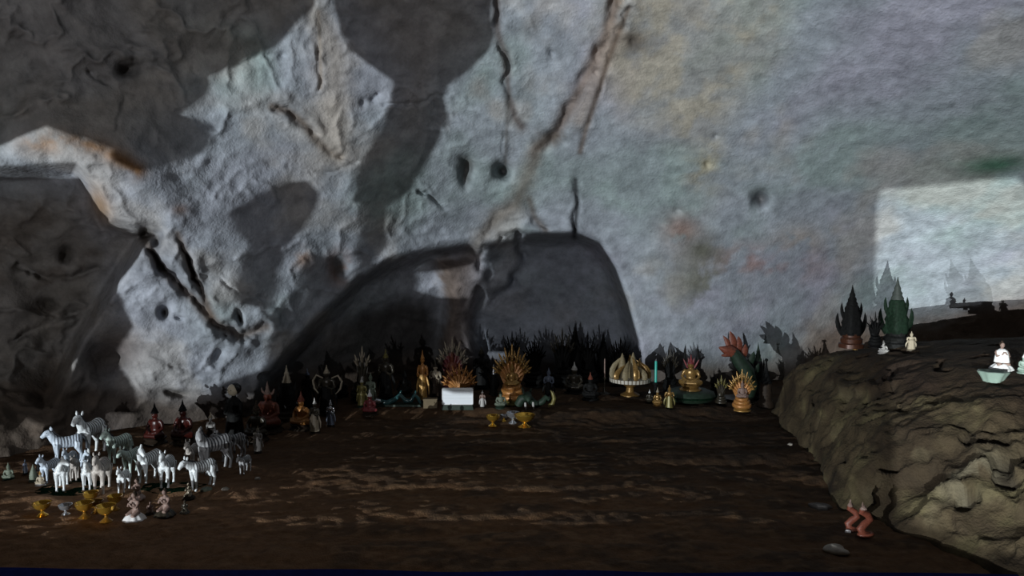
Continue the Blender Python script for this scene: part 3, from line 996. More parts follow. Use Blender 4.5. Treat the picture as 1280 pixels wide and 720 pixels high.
# ---- zebra of one unit height, facing +X
def zebra_body(kind):
    m = MB()
    m.tube([(-0.34, 0, 0.60), (-0.26, 0, 0.60), (-0.10, 0, 0.575), (0.08, 0, 0.575), (0.22, 0, 0.60), (0.31, 0, 0.61)], [0.10, 0.155, 0.15, 0.148, 0.15, 0.09], 14, 0.86)
    if kind == 'side':
        nk = [(0.22, 0, 0.62), (0.31, 0.02, 0.72), (0.37, 0.06, 0.81), (0.39, 0.09, 0.88)]
        hd = [(0.38, 0.09, 0.885), (0.42, 0.15, 0.86), (0.45, 0.23, 0.80), (0.465, 0.27, 0.765)]
        ear = [(0.345, 0.06, 0.92), (0.40, 0.10, 0.92)]
    elif kind == 'low':
        nk = [(0.22, 0, 0.62), (0.35, 0, 0.68), (0.44, 0, 0.74), (0.49, 0, 0.80)]
        hd = [(0.48, 0, 0.80), (0.55, 0, 0.765), (0.62, 0, 0.69), (0.65, 0, 0.655)]
        ear = [(0.45, -0.05, 0.85), (0.45, 0.05, 0.85)]
    else:
        nk = [(0.22, 0, 0.62), (0.31, 0, 0.72), (0.36, 0, 0.81), (0.38, 0, 0.88)]
        hd = [(0.37, 0, 0.885), (0.44, 0, 0.865), (0.52, 0, 0.80), (0.56, 0, 0.765)]
        ear = [(0.345, -0.05, 0.92), (0.345, 0.05, 0.92)]
    m.tube(nk, [0.125, 0.10, 0.085, 0.07], 12, 0.75)
    m.tube(hd, [0.075, 0.078, 0.055, 0.042], 12, 0.85)
    for e in ear:
        m.tube([e, (e[0] - 0.01, e[1] * 1.2, e[2] + 0.045), (e[0] - 0.005, e[1] * 1.3, e[2] + 0.10)], [0.026, 0.04, 0.014], 8, 0.6)
    for s in (-1, 1):
        m.tube([(0.23, 0.075 * s, 0.56), (0.235, 0.085 * s, 0.42), (0.225, 0.085 * s, 0.27), (0.23, 0.085 * s, 0.24), (0.225, 0.085 * s, 0.09), (0.24, 0.085 * s, 0.03), (0.245, 0.085 * s, 0.0)],
               [0.085, 0.06, 0.036, 0.037, 0.027, 0.034, 0.038], 10)
        m.tube([(-0.25, 0.07 * s, 0.57), (-0.23, 0.085 * s, 0.43), (-0.29, 0.085 * s, 0.28), (-0.31, 0.085 * s, 0.245), (-0.285, 0.085 * s, 0.10), (-0.27, 0.085 * s, 0.03), (-0.265, 0.085 * s, 0.0)],
               [0.11, 0.085, 0.045, 0.038, 0.028, 0.034, 0.038], 10)
    m.tube([(-0.33, 0, 0.66), (-0.40, 0, 0.62), (-0.43, 0, 0.48), (-0.44, 0, 0.34)], [0.03, 0.02, 0.016, 0.03], 8)
    return m.fused('body', 0.0135, 2)


def zebra_mane(kind):
    m = MB()
    if kind == 'side':
        p = [(0.15, 0, 0.75), (0.24, 0.01, 0.80), (0.30, 0.04, 0.88), (0.335, 0.075, 0.95)]
    elif kind == 'low':
        p = [(0.15, 0, 0.74), (0.28, 0, 0.77), (0.38, 0, 0.82), (0.45, 0, 0.875)]
    else:
        p = [(0.15, 0, 0.75), (0.24, 0, 0.80), (0.295, 0, 0.88), (0.33, 0, 0.955)]
    m.tube(p, [0.012, 0.036, 0.036, 0.02], 8, 0.45)
    return m.mesh('mane')


def zebra_mat(name, white, dark, mixf):
    m, N, L, b = new_mat(name)
    tc = N.new('ShaderNodeTexCoord')
    w = N.new('ShaderNodeTexWave'); w.wave_type = 'BANDS'; w.bands_direction = 'X'
    w.inputs['Scale'].default_value = 4.6; w.inputs['Distortion'].default_value = 3.2; w.inputs['Detail'].default_value = 2; w.inputs['Detail Scale'].default_value = 1.4
    L.new(tc.outputs['Object'], w.inputs['Vector'])
    cr = N.new('ShaderNodeValToRGB'); cr.color_ramp.elements[0].position = 0.40; cr.color_ramp.elements[1].position = 0.55
    cr.color_ramp.elements[0].color = (1, 1, 1, 1); cr.color_ramp.elements[1].color = (0, 0, 0, 1)
    L.new(w.outputs['Fac'], cr.inputs['Fac'])
    sep = N.new('ShaderNodeSeparateXYZ'); L.new(tc.outputs['Object'], sep.inputs['Vector'])
    # the lower legs and the front of the chest stay plain white, the back is striped strongest
    rz_ = N.new('ShaderNodeMapRange'); rz_.inputs['From Min'].default_value = 0.36; rz_.inputs['From Max'].default_value = 0.58
    L.new(sep.outputs['Z'], rz_.inputs['Value'])
    rx_ = N.new('ShaderNodeMapRange'); rx_.inputs['From Min'].default_value = 0.34; rx_.inputs['From Max'].default_value = 0.24
    L.new(sep.outputs['X'], rx_.inputs['Value'])
    mu = N.new('ShaderNodeMath'); mu.operation = 'MULTIPLY'; L.new(rz_.outputs['Result'], mu.inputs[0]); L.new(rx_.outputs['Result'], mu.inputs[1])
    ad = N.new('ShaderNodeMath'); ad.operation = 'MULTIPLY_ADD'; ad.inputs[1].default_value = mixf * 0.75; ad.inputs[2].default_value = mixf * 0.25
    L.new(mu.outputs['Value'], ad.inputs[0])
    m2 = N.new('ShaderNodeMath'); m2.operation = 'MULTIPLY'; L.new(ad.outputs['Value'], m2.inputs[0]); L.new(cr.outputs['Color'], m2.inputs[1])
    mx = N.new('ShaderNodeMix'); mx.data_type = 'RGBA'; mx.inputs['A'].default_value = white + (1,); mx.inputs['B'].default_value = dark + (1,)
    L.new(m2.outputs['Value'], mx.inputs['Factor']); L.new(mx.outputs['Result'], b.inputs['Base Color'])
    b.inputs['Roughness'].default_value = 0.45
    return m


ZM = {'white': zebra_mat('zebra_coat', (0.84, 0.88, 0.90), (0.06, 0.06, 0.065), 0.9),
      'blue': zebra_mat('zebra_coat_bluish', (0.58, 0.66, 0.76), (0.05, 0.055, 0.07), 0.9),
      'green': zebra_mat('zebra_coat_pale_green', (0.66, 0.80, 0.73), (0.07, 0.09, 0.08), 0.8),
      'brown': zebra_mat('zebra_coat_dusty', (0.52, 0.47, 0.43), (0.06, 0.05, 0.045), 0.9),
      'grey': zebra_mat('zebra_coat_grey', (0.36, 0.36, 0.37), (0.035, 0.035, 0.04), 1.0)}
hair = mat('dark_mane', (0.05, 0.05, 0.055), 0.8)
black = mat('black_gloss', (0.012, 0.012, 0.013), 0.25)


def zebra(px, top, d, head, kind, coat, label, group=None):
    if d > 20:          # given by the photo row of its feet
        d = hit(px, d).y
    loc, h = spot_for(px, top, d, 0.02)
    t = thing('zebra_figurine', label, 'zebra', loc, head + 24, h, group)
    part(('zebra', kind), lambda: zebra_body(kind), 'body', ZM[coat], t)
    part(('mane', kind), lambda: zebra_mane(kind), 'mane', hair, t)
    part('zebra_tuft', lambda: MB().ball((-0.44, 0, 0.33), (0.022, 0.022, 0.06), 8, 6).mesh('tail_tuft'), 'tail_tuft', hair, t)
    def eyes(s):
        if kind == 'side':
            return MB().ball((0.425 + 0.05 * s * 0.6, 0.17 + 0.03 * s * -1.2, 0.885), 0.012, 8, 6).mesh('eye')
        x, z = (0.54, 0.80) if kind == 'low' else (0.45, 0.885)
        return MB().ball((x, 0.058 * s, z), 0.012, 8, 6).mesh('eye')
    for s in (-1, 1):
        part(('eye', kind, s), lambda: eyes(s), 'eye', black, t)
    return t


# ================================================================== colours
gold = mat('old_gold', (0.353, 0.202, 0.059), 0.35, 0.35, 0.35, 40)
bright_gold = mat('bright_gold', (0.75, 0.44, 0.07), 0.14, 0.85, 0.2, 40)
amber = mat('amber_gold', (0.228, 0.114, 0.018), 0.25, 0.5, 0.3, 40)
orange_gold = mat('orange_gold', (0.383, 0.168, 0.046), 0.4, 0.2, 0.4, 40)
silver = mat('silver_gloss', (0.525, 0.532, 0.560), 0.2, 0.8, 0.1, 40)
tarnished = mat('tarnished_gold', (0.24, 0.14, 0.045), 0.3, 0.4, 0.45, 40)
dark_green = mat('dark_green_glaze', (0.013, 0.028, 0.016), 0.6, 0, 0.4, 30)
dark_brown = mat('dark_brown_glaze', (0.028, 0.019, 0.013), 0.6, 0, 0.4, 30, 0, 0.15)
dark_bronze = mat('dark_bronze', (0.035, 0.029, 0.020), 0.35, 0.2, 0.4, 30)
near_black = mat('near_black_statue', (0.010, 0.010, 0.010), 0.6, 0, 0.4, 30, 0, 0.06)  # niche shade put into the colour of the statues
maroon = mat('maroon_glaze', (0.042, 0.007, 0.005), 0.35, 0, 0.3, 30)
crimson = mat('crimson_paint', (0.171, 0.033, 0.036), 0.4, 0, 0.4, 40)
rust = mat('rust_red', (0.164, 0.046, 0.027), 0.5, 0, 0.4, 40)
pale = mat('pale_plaster', (0.416, 0.400, 0.384), 0.5, 0, 0.2, 40)
white_m = mat('white_porcelain', (0.75, 0.74, 0.74), 0.3, 0, 0.08, 20)
cream = mat('cream_plaster', (0.315, 0.266, 0.196), 0.5, 0, 0.25, 40)
skin_pink = mat('pinkish_clay', (0.216, 0.144, 0.120), 0.55, 0, 0.25, 40)
olive = mat('olive_gold', (0.156, 0.132, 0.042), 0.4, 0.2, 0.35, 40)
teal = mat('teal_glaze', (0.024, 0.068, 0.072), 0.2, 0, 0.4, 40)
turquoise = mat('turquoise_wax', (0.04, 0.42, 0.34), 0.35, 0, 0.1, 40)
grey_green = mat('grey_green_stone', (0.119, 0.140, 0.105), 0.6, 0, 0.3, 40)
blue_grey = mat('blue_grey_glaze', (0.096, 0.114, 0.156), 0.4, 0, 0.3, 40)
mint = mat('mint_glaze', (0.218, 0.286, 0.244), 0.4, 0, 0.2, 30)
brown_card = mat('brown_card', (0.16, 0.12, 0.07), 0.8, 0, 0.15, 20)
grass = mat('dark_green_felt', (0.005, 0.015, 0.008), 0.9, 0, 0.4, 60, 0.004, 0.0)
stone = mat('pale_stone', (0.32, 0.29, 0.25), 0.9, 0, 0.3, 20, 0.01)

# ================================================================== the zebra herd
zebra(113, 510, 570, -118, 'up', 'white', 'largest zebra figurine, ears pricked, towering behind the small tight herd')
zebra(83, 532, 580, -165, 'up', 'blue', 'bluish zebra figurine in profile beside the largest zebra')
zebra(148, 532, 578, -135, 'up', 'green', 'pale zebra figurine with strongly striped back behind the pale green zebra')
zebra(165, 550, 592, -122, 'low', 'green', 'pale green zebra figurine with lowered head in the middle of the herd')
zebra(126, 561, 614, -100, 'up', 'brown', 'dusty brown-grey zebra figurine facing forward just behind the gold bowls')
for px, top, row, hd_, kd, coat, lab in (
        (62, 565, 602, -125, 'up', 'blue', 'small bluish zebra figurine at the outer end of the small herd, nearest the tiny statuettes'),
        (76, 567, 612, -92, 'side', 'white', 'small white zebra figurine turning its head on the green mat beside the outermost bluish one'),
        (92, 566, 600, -90, 'up', 'brown', 'small dusty zebra figurine between the white ones on the green mat'),
        (108, 571, 610, -88, 'up', 'white', 'small white zebra figurine closing the front row beside the dusty brown-grey zebra'),
        (87, 557, 590, -108, 'up', 'blue', 'small bluish zebra figurine of the second row below the zebra in profile'),
        (106, 560, 590, -96, 'side', 'blue', 'small bluish zebra figurine of the second row below the chest of the largest zebra')):
    zebra(px, top, row, hd_, kd, coat, lab, 'small zebras on the green mat')
zebra(154, 580, 613, -108, 'up', 'white', 'small zebra figurine standing below the chest of the pale green zebra')
zebra(186, 551, 602, -128, 'side', 'white', 'white-chested zebra figurine with raised head in front of the red-robed seated statues')
zebra(208, 559, 607, -104, 'up', 'white', 'white zebra figurine facing straight forward in front of the red-robed seated statues')
zebra(252, 563, 610, -148, 'low', 'white', 'zebra figurine striding with head lowered at the open side of the herd')
zebra(240, 546, 586, -112, 'up', 'brown', 'zebra figurine peering over the striding zebra with the lowered head')
zebra(268, 529, 590, -150, 'side', 'grey', 'tall grey zebra figurine turning its head, behind the striding zebra')
zebra(290, 531, 576, -158, 'low', 'grey', 'boldly striped grey zebra figurine standing behind the tall grey one')
zebra(306, 563, 591, -125, 'low', 'grey', 'smallest grey zebra figurine at the far end of the herd')


def mat_slab(px, py, rx_, ry_, label, name='felt_mat'):
    p = hit(px, py)
    nseg = 40
    m = MB()
    vs_, fs_ = [], []
    for ring, (k, z) in enumerate(((1.0, -0.03), (1.0, 0.003), (0.97, 0.005), (0.6, 0.006))):
        for j in range(nseg):
            a = 2 * math.pi * j / nseg
            w_ = k * (1 + 0.06 * math.sin(3 * a + px) + 0.04 * math.sin(7 * a))
            x, y = rx_ * w_ * math.cos(a), ry_ * w_ * math.sin(a)
            vs_.append((x, y, z + ground_only(p.x + x, p.y + y) - p.z))
    for r_ in range(3):
        for j in range(nseg):
            k = (j + 1) % nseg
            fs_.append((r_ * nseg + j, r_ * nseg + k, (r_ + 1) * nseg + k, (r_ + 1) * nseg + j))
    fs_.append(tuple(3 * nseg + j for j in range(nseg)))
    m._add(vs_, fs_)
    o = link(name, m.mesh(name), grass)
    o.location = p
    return tag(o, label, 'mat')


mat_slab(92, 607, 0.20, 0.19, 'dark green felt mat under the small tight zebra herd')
mat_slab(215, 606, 0.20, 0.13, 'dark green felt mat under the two white zebras and the striding one')

# small statuettes at the end of the herd
seated(10, 578, 4.77, grey_green, grey_green, dark_green, 'grey-green seated statuette against the dark rock beyond the zebras', 10)
standing(31, 574, 4.88, blue_grey, blue_grey, blue_grey, near_black, 'bluish standing statuette behind the grey-green cone-shaped one', -10)
spire_tower(41, 580, 4.72, (grey_green, grey_green, grey_green), 'small grey-green cone-shaped statuette near the small zebra herd', wings=False)
standing(48, 572, 4.92, blue_grey, near_black, blue_grey, near_black, 'dark slim statuette with a bluish crown beside the small zebra herd')
seated(50, 588, 4.60, cream, gold, white_m, 'tiny cream seated statuette on a white base beside the green felt mat')

# statues behind the herd
for px, top, lab in ((193, 503, 'red-robed seated statue with a dark pointed crown, the shorter of the pair behind the zebras'),
                     (228, 499, 'red-robed seated statue with a tall dark crown, the taller of the pair behind the zebras')):
    seated(px, top, 5.66, maroon, near_black, dark_brown, lab, -15, wide=0.9)
standing(263, 514, 5.52, pale, dark_brown, cream, dark_brown, 'slender pale-crowned statuette rising behind the tall grey zebra', -10, wide=0.8)


# doll with black hair
loc, h = spot_for(292, 479, 5.95)
t = thing('doll_figure', 'dark-clothed doll with a pale round face and black hair above the zebras', 'doll', loc, -25, h)


def doll_body():
    m = MB()
    m.lathe([(0.17, 0.0), (0.18, 0.05), (0.14, 0.35), (0.11, 0.52), (0.13, 0.62), (0.10, 0.70), (0.04, 0.74), (0.035, 0.8)], 16)
    for s in (-1, 1):
        m.tube([(0.10 * s, 0, 0.67), (0.17 * s, 0, 0.6), (0.19 * s, -0.03, 0.45), (0.12 * s, -0.11, 0.42)], [0.045, 0.045, 0.04, 0.03])
    return m.fused('body', 0.016)


part('doll_body', doll_body, 'body', near_black, t)
hd_ = part('doll_head', lambda: MB().ball((0, -0.02, 0.875), (0.105, 0.10, 0.115), 16, 12).ball((0, -0.12, 0.865), (0.014, 0.018, 0.018), 8, 6).ball((0, -0.112, 0.825), (0.03, 0.012, 0.008), 8, 6).mesh('head'),
           'head', mat('pale_face', (0.55, 0.48, 0.36), 0.35, 0, 0.08), t)
part('doll_hair', lambda: MB().ball((0, 0.025, 0.895), (0.125, 0.115, 0.115), 16, 12).mesh('hair'), 'hair', black, t)
for s in (-1, 1):
    part(('doll_eye', s), lambda: MB().ball((0.04 * s, -0.113, 0.885), (0.014, 0.008, 0.01), 8, 6).mesh('eye'), 'eye', black, hd_)

seated(334, 476, 6.05, rust, skin_pink, dark_brown, 'reddish-brown seated statue with a tall spire near the doll', -20, crown='flame')
seated(320, 500, 5.80, dark_bronze, dark_brown, dark_brown, 'dull brown squat seated statuette between the doll and the spire statue', -15)
standing(322, 532, 5.45, pale, pale, cream, dark_brown, 'tiny pale standing statuette in the dark beyond the last grey zebra')
spire_tower(358, 456, 6.45, (near_black, cream, dark_brown), 'dark stepped tower statue with a slender cream spire', 0.75)
seated(376, 489, 6.15, orange_gold, rust, dark_brown, 'small orange seated statuette beside the dark stepped tower', -25)
standing(393, 497, 5.98, dark_bronze, cream, pale, dark_brown, 'small pale slender statuette next to the orange seated one', -20)
standing(384, 460, 6.85, near_black, near_black, blue_grey, near_black, 'near-black standing statue with a dim bluish crown in the dark niche', -10)
standing(408, 456, 6.60, dark_bronze, near_black, cream, near_black, 'dark statue with a cream pointed crown and wide curling sashes', -8, wide=1.15, wings=True)
standing(413, 499, 6.25, silver, blue_grey, silver, dark_brown, 'small silvery standing statuette at the feet of the sashed statue', -15)
seated(427, 468, 7.25, near_black, dark_bronze, near_black, 'near-black seated statue between the sashed and the flame-crowned statue', -10)
naga(452, 431, 7.0, 3, (dark_bronze, cream, near_black), 'tall narrow dark statue with three cream serpent crests', 30, wide=0.8)
standing(452, 471, 6.72, olive, olive, pale, dark_green, 'small olive-gold standing statuette before the three-crested statue', -15, wide=1.1)
standing(463, 465, 6.78, grey_green, grey_green, grey_green, near_black, 'small grey-green standing statuette beside the olive-gold one', -15)
standing(482, 436, 6.98, dark_bronze, near_black, olive, near_black, 'tall standing statue with an olive spire and dark robe in the niche', -12)
seated(462, 487, 6.56, crimson, white_m, dark_brown, 'small crimson seated statuette with a white crown beside the teal serpent', -15)
seated(506, 462, 7.15, near_black, near_black, near_black, 'near-black seated statue behind the teal serpent', -8)
standing(528, 437, 6.92, orange_gold, gold, orange_gold, dark_brown, 'tall gilded standing statue with hands raised, beside the brown box', -12, wide=0.66)
standing(544, 450, 7.05, cream, dark_brown, dark_bronze, near_black, 'small dark-robed statue behind the gilded standing statue', -10)

# teal serpent with two arched humps
p, _ = spot_for(503, 500, 6.80)
t = thing('serpent_figurine', 'low teal glazed serpent figurine with two arched humps beside the brown box', 'figurine', p, 0, 1)
part('teal_body', lambda: MB().tube([(-0.20, -0.02, 0.035), (-0.14, -0.03, 0.025), (-0.07, 0, 0.05), (-0.02, 0, 0.095), (0.03, 0, 0.04), (0.08, 0, 0.04), (0.115, 0, 0.095), (0.15, 0, 0.06), (0.17, -0.01, 0.015)],
                                    [0.028, 0.026, 0.024, 0.022, 0.022, 0.022, 0.022, 0.018, 0.008], 10).mesh('body'), 'body', teal, t)
part('teal_head', lambda: MB().tube([(-0.20, -0.02, 0.035), (-0.235, -0.04, 0.045), (-0.26, -0.05, 0.035)], [0.026, 0.03, 0.014], 10).mesh('head'), 'head', silver, t)
for x in (-0.02, 0.115):
    part(('teal_fin', x), lambda: MB().blade((x, 0, 0.10), (x + 0.01, 0, 0.135), 0.014, 0.008).mesh('fin'), 'fin', teal, t)
part('teal_base', lambda: MB().box((-0.03, 0, 0.006), (0.42, 0.14, 0.018), 0.95).mesh('base', False), 'base', dark_green, t)

# brown box
p, _ = spot_for(538, 505, 6.74)
t = thing('cardboard_box', 'small plain brown box lying beside the white sign', 'box', p, 4, 1)
part('box_body', lambda: MB().box((0, 0, 0.036), (0.125, 0.07, 0.072)).mesh('body', False), 'body', brown_card, t)
part('box_lid', lambda: MB().box((0, 0, 0.078), (0.131, 0.076, 0.014)).mesh('lid', False), 'lid', brown_card, t)

# white sign on a dark stand; its lettering is too faint to read
p, _ = spot_for(572, 492, 6.66)
t = thing('notice_sign', 'white rectangular sign with faint grey lettering on a dark stand', 'sign', p, 0, 1)
m_, N, L, b = new_mat('faint_print')
tc = N.new('ShaderNodeTexCoord'); sep = N.new('ShaderNodeSeparateXYZ'); L.new(tc.outputs['Object'], sep.inputs['Vector'])
nz = N.new('ShaderNodeTexNoise'); nz.inputs['Scale'].default_value = 60; mp = N.new('ShaderNodeMapping'); mp.inputs['Scale'].default_value = (1, 1, 0.05)
L.new(tc.outputs['Object'], mp.inputs['Vector']); L.new(mp.outputs['Vector'], nz.inputs['Vector'])
prev = None
for zc, hw, amt in ((0.172, 0.006, 0.55), (0.128, 0.005, 0.18), (0.100, 0.005, 0.16)):
    sb = N.new('ShaderNodeMath'); sb.operation = 'SUBTRACT'; sb.inputs[1].default_value = zc; L.new(sep.outputs['Z'], sb.inputs[0])
    ab = N.new('ShaderNodeMath'); ab.operation = 'ABSOLUTE'; L.new(sb.outputs[0], ab.inputs[0])
    lt = N.new('ShaderNodeMath'); lt.operation = 'LESS_THAN'; lt.inputs[1].default_value = hw; L.new(ab.outputs[0], lt.inputs[0])
    mu = N.new('ShaderNodeMath'); mu.operation = 'MULTIPLY'; mu.inputs[1].default_value = amt; L.new(lt.outputs[0], mu.inputs[0])
    if prev is None:
        prev = mu
    else:
        a2 = N.new('ShaderNodeMath'); a2.operation = 'ADD'; L.new(prev.outputs[0], a2.inputs[0]); L.new(mu.outputs[0], a2.inputs[1]); prev = a2
m2 = N.new('ShaderNodeMath'); m2.operation = 'MULTIPLY'; L.new(prev.outputs[0], m2.inputs[0]); L.new(nz.outputs['Fac'], m2.inputs[1])
mx = N.new('ShaderNodeMix'); mx.data_type = 'RGBA'; mx.inputs['A'].default_value = (0.80, 0.84, 0.88, 1); mx.inputs['B'].default_value = (0.25, 0.29, 0.28, 1)
L.new(m2.outputs[0], mx.inputs['Factor']); L.new(mx.outputs['Result'], b.inputs['Base Color']); b.inputs['Roughness'].default_value = 0.5
part('sign_board', lambda: MB().box((0, 0, 0.118), (0.272, 0.012, 0.152)).mesh('board', False), 'board', m_, t)
for z in (0.192, 0.044):
    part(('sign_edge', z), lambda: MB().box((0, 0, z), (0.284, 0.018, 0.006)).mesh('edge', False), 'edge', white_m, t)
for x in (-0.139, 0.139):
    part(('sign_side', x), lambda: MB().box((x, 0, 0.118), (0.006, 0.018, 0.154)).mesh('edge', False), 'edge', white_m, t)
part('sign_stand', lambda: MB().box((0, 0.01, 0.018), (0.29, 0.07, 0.044), 0.92).mesh('stand', False), 'stand', dark_green, t)

standing(603, 487, 6.68, skin_pink, pale, pale, dark_brown, 'slim pale standing statuette beside the white sign', -10)
naga(574, 452, 6.92, 9, (orange_gold, orange_gold, dark_brown), 'small orange fan-hooded serpent statue rising behind the white sign', 78, wide=1.05)
naga(565, 419, 7.30, 7, (crimson, cream, dark_brown), 'crimson serpent-fan statue with cream crests behind the orange fan statue', 66, figure=rust, wide=0.75)
naga(640, 428, 6.95, 9, (orange_gold, gold, olive), 'golden serpent-fan statue with nine pointed heads, the brightest fan', 66, figure=gold, wide=0.85, fig_h=0.45)
spire_tower(617, 455, 7.25, (near_black, silver, near_black), 'near-black tower statue between the sign statues and the golden fan', 0.6)
seated(626, 486, 6.66, grey_green, dark_green, dark_green, 'grey-green small seated statue at the foot of the golden fan statue', 8)

# dark green dragon with pale claws and a curled golden tail
p, _ = spot_for(666, 480, 6.66)
t = thing('dragon_figurine', 'dark green coiled dragon figurine with pale teeth and a curled gold tail', 'figurine', p, 0, 1)
part('dragon_body', lambda: MB().tube([(-0.13, 0, 0.03), (-0.10, -0.02, 0.09), (-0.05, -0.02, 0.11), (-0.01, 0, 0.06), (0.04, 0.01, 0.03), (0.09, 0, 0.06), (0.12, 0, 0.10), (0.15, 0, 0.08)],
                                      [0.04, 0.042, 0.04, 0.036, 0.034, 0.03, 0.025, 0.02], 10).mesh('body'), 'body', dark_green, t)
part('dragon_head', lambda: MB().tube([(-0.06, -0.02, 0.11), (-0.05, -0.06, 0.125), (-0.04, -0.11, 0.105), (-0.035, -0.13, 0.085)], [0.038, 0.042, 0.028, 0.014], 10).blade((-0.08, 0, 0.13), (-0.10, 0.02, 0.19), 0.014, 0.01).blade((-0.03, 0, 0.13), (-0.01, 0.02, 0.18), 0.014, 0.01).mesh('head'), 'head', dark_green, t)
part('dragon_tail', lambda: MB().tube([(0.14, 0, 0.02), (0.18, -0.01, 0.04), (0.195, -0.01, 0.09), (0.18, -0.01, 0.14), (0.16, -0.01, 0.165)], [0.014, 0.02, 0.02, 0.015, 0.004], 8).mesh('tail'), 'tail', olive, t)
for i, (x, z) in enumerate(((-0.07, 0.05), (0.0, 0.055))):
    part(('dragon_claw', i), lambda: MB().blade((x, -0.09, z + 0.02), (x + 0.005, -0.10, z - 0.045), 0.013, 0.01).mesh('claw'), 'claw', pale, t)


# ---- cups and bowls
def cup(px, top, base_py, bowl_m, foot_m, label, group=None, wide=1.0, name='offering_bowl', cat='bowl'):
    p = hit(px, base_py)
    h = at(px, top, p.y).z - p.z
    p.z = ground_only(p.x, p.y, 0.02)
    t = thing(name, label, cat, p, rng.uniform(0, 90), (h * wide, h * wide, h), group)
    part('bowl', lambda: MB().lathe([(0.10, 0.42), (0.30, 0.50), (0.48, 0.66), (0.56, 0.86), (0.62, 1.0), (0.56, 0.99), (0.48, 0.84), (0.36, 0.68), (0.02, 0.62)], 24, lobes=12, depth=0.03).mesh('bowl'), 'bowl', bowl_m, t)
    part('bowl_foot', lambda: MB().lathe([(0.40, 0.0), (0.40, 0.06), (0.28, 0.14), (0.13, 0.26), (0.10, 0.36), (0.16, 0.44)], 20).mesh('foot'), 'foot', foot_m, t)
    return t


cup(616, 519, 533, bright_gold, bright_gold, 'tiny gold stem cup on the earth before the white sign')
cup(630, 518, 526, silver, bright_gold, 'tiny tilted gold and silver cup beside the gold stem cup')
cup(641, 515, 529, silver, silver, 'tiny round silver cup below the golden fan statue')
cup(656, 518, 534, bright_gold, bright_gold, 'wide shallow gold bowl on a stem below the dragon', wide=1.35)
cup(53, 627, 644, bright_gold, bright_gold, 'small bright gold footed bowl standing alone on the brown earth mound')
cup(82, 630, 643, silver, silver, 'shiny silver footed bowl between the gold bowls')
cup(106, 627, 647, bright_gold, amber, 'gold footed bowl of the amber cluster, next to the silver bowl', wide=0.9)
cup(133, 631, 652, bright_gold, amber, 'gold footed bowl of the amber cluster, nearest the kneeling white-skirted figure', wide=0.9)
cup(114, 615, 633, bright_gold, amber, 'gold bowl at the back of the amber cluster below the dusty zebra', wide=0.8)
cup(144, 619, 637, bright_gold, amber, 'gold bowl at the back of the amber cluster below the smallest white zebra', wide=0.8)
cup(120, 625, 641, amber, amber, 'dull amber bowl in the centre of the gold bowl cluster', wide=0.9)


# ---- small kneeling and dancing figures before the herd
def kneeling(px, top, base_py, body_m, skirt_m, hair_m, label, rz=0):
    p = hit(px, base_py)
    h = at(px, top, p.y).z - p.z
    p.z = ground_only(p.x, p.y, 0.02)
    t = thing('kneeling_figurine', label, 'figurine', p, rz, h)
    part('kneel_body', kneel_body, 'body', body_m, t)
    part('kneel_skirt', lambda: MB().lathe([(0.34, 0.0), (0.36, 0.05), (0.30, 0.13), (0.22, 0.20), (0.18, 0.23)], 64, lobes=9, depth=0.06).mesh('skirt'), 'skirt', skirt_m, t)
    part('kneel_hair', lambda: MB().ball((0, 0.03, 0.88), (0.085, 0.085, 0.085)).ball((0, 0.03, 0.97), (0.035, 0.035, 0.035)).mesh('hair'), 'hair', hair_m, t)
    return t


kneeling(168, 613, 650, skin_pink, white_m, dark_brown, 'kneeling clay figurine with a spread white skirt before the zebras', -25)
kneeling(206, 610, 645, skin_pink, dark_bronze, dark_brown, 'kneeling brown clay figurine with a dark skirt below the forward-facing white zebra', -20)
kneeling(188, 626, 643, skin_pink, dark_brown, dark_brown, 'tiny brown figurine between the two larger kneeling figurines', 15)
kneeling(171, 597, 624, skin_pink, skin_pink, dark_brown, 'pinkish clay figurine standing behind the white-skirted kneeling one', -30)
kneeling(236, 603, 624, cream, dark_brown, dark_brown, 'tiny beige figurine at the feet of the striding zebra', -10)
kneeling(231, 624, 641, dark_bronze, dark_bronze, dark_brown, 'tiny bronze-brown figurine beside the dark-skirted kneeling one', 20)

# ---- dark statues along the back of the alcove, made tall to fill its shadows
naga(668, 420, 7.75, 7, (near_black, near_black, near_black), 'near-black serpent-fan statue behind the golden fan, against the alcove wall', 46, wide=0.8)
naga(703, 408, 7.70, 5, (near_black, dark_bronze, near_black), 'near-black tall serpent-fan statue with five crests next to the bluish statuette', 42, wide=0.78)
naga(735, 412, 7.78, 5, (near_black, near_black, near_black), 'near-black tall serpent-fan statue with five crests next to the thin candle stand', 40, wide=0.75)
naga(776, 420, 7.85, 9, (near_black, near_black, near_black), 'wide near-black serpent-fan statue looming behind the gold leaf offering', 58, wide=0.8)
naga(640, 412, 8.1, 5, (near_black, near_black, near_black), 'added black serpent fan filling the shadow deepest in the alcove, behind the golden fan tip', 36, wide=0.7)  # added, with the two spires below, to fill the dark mass of shadow
spire_tower(719, 404, 8.15, (near_black, near_black, near_black), 'added black tall stepped spire filling the alcove shadow between two serpent fans', 0.6)
spire_tower(754, 414, 8.15, (near_black, near_black, near_black), 'added black stepped spire filling the alcove shadow beside the wide serpent fan', 0.6)
standing(686, 459, 7.05, blue_grey, near_black, blue_grey, near_black, 'slim bluish-grey statuette among the near-black statues', -10)
seated(718, 452, 7.35, dark_bronze, pale, near_black, 'dark bronze seated statue with a pale crown before the near-black fans', -8)
seated(738, 465, 7.08, near_black, rust, near_black, 'near-black seated statue with a rusty crown beside the thin candle stand', -8)
standing(602, 432, 7.55, near_black, near_black, dark_bronze, near_black, 'near-black standing statue between the crimson fan and the golden fan', -8, wide=1.2)

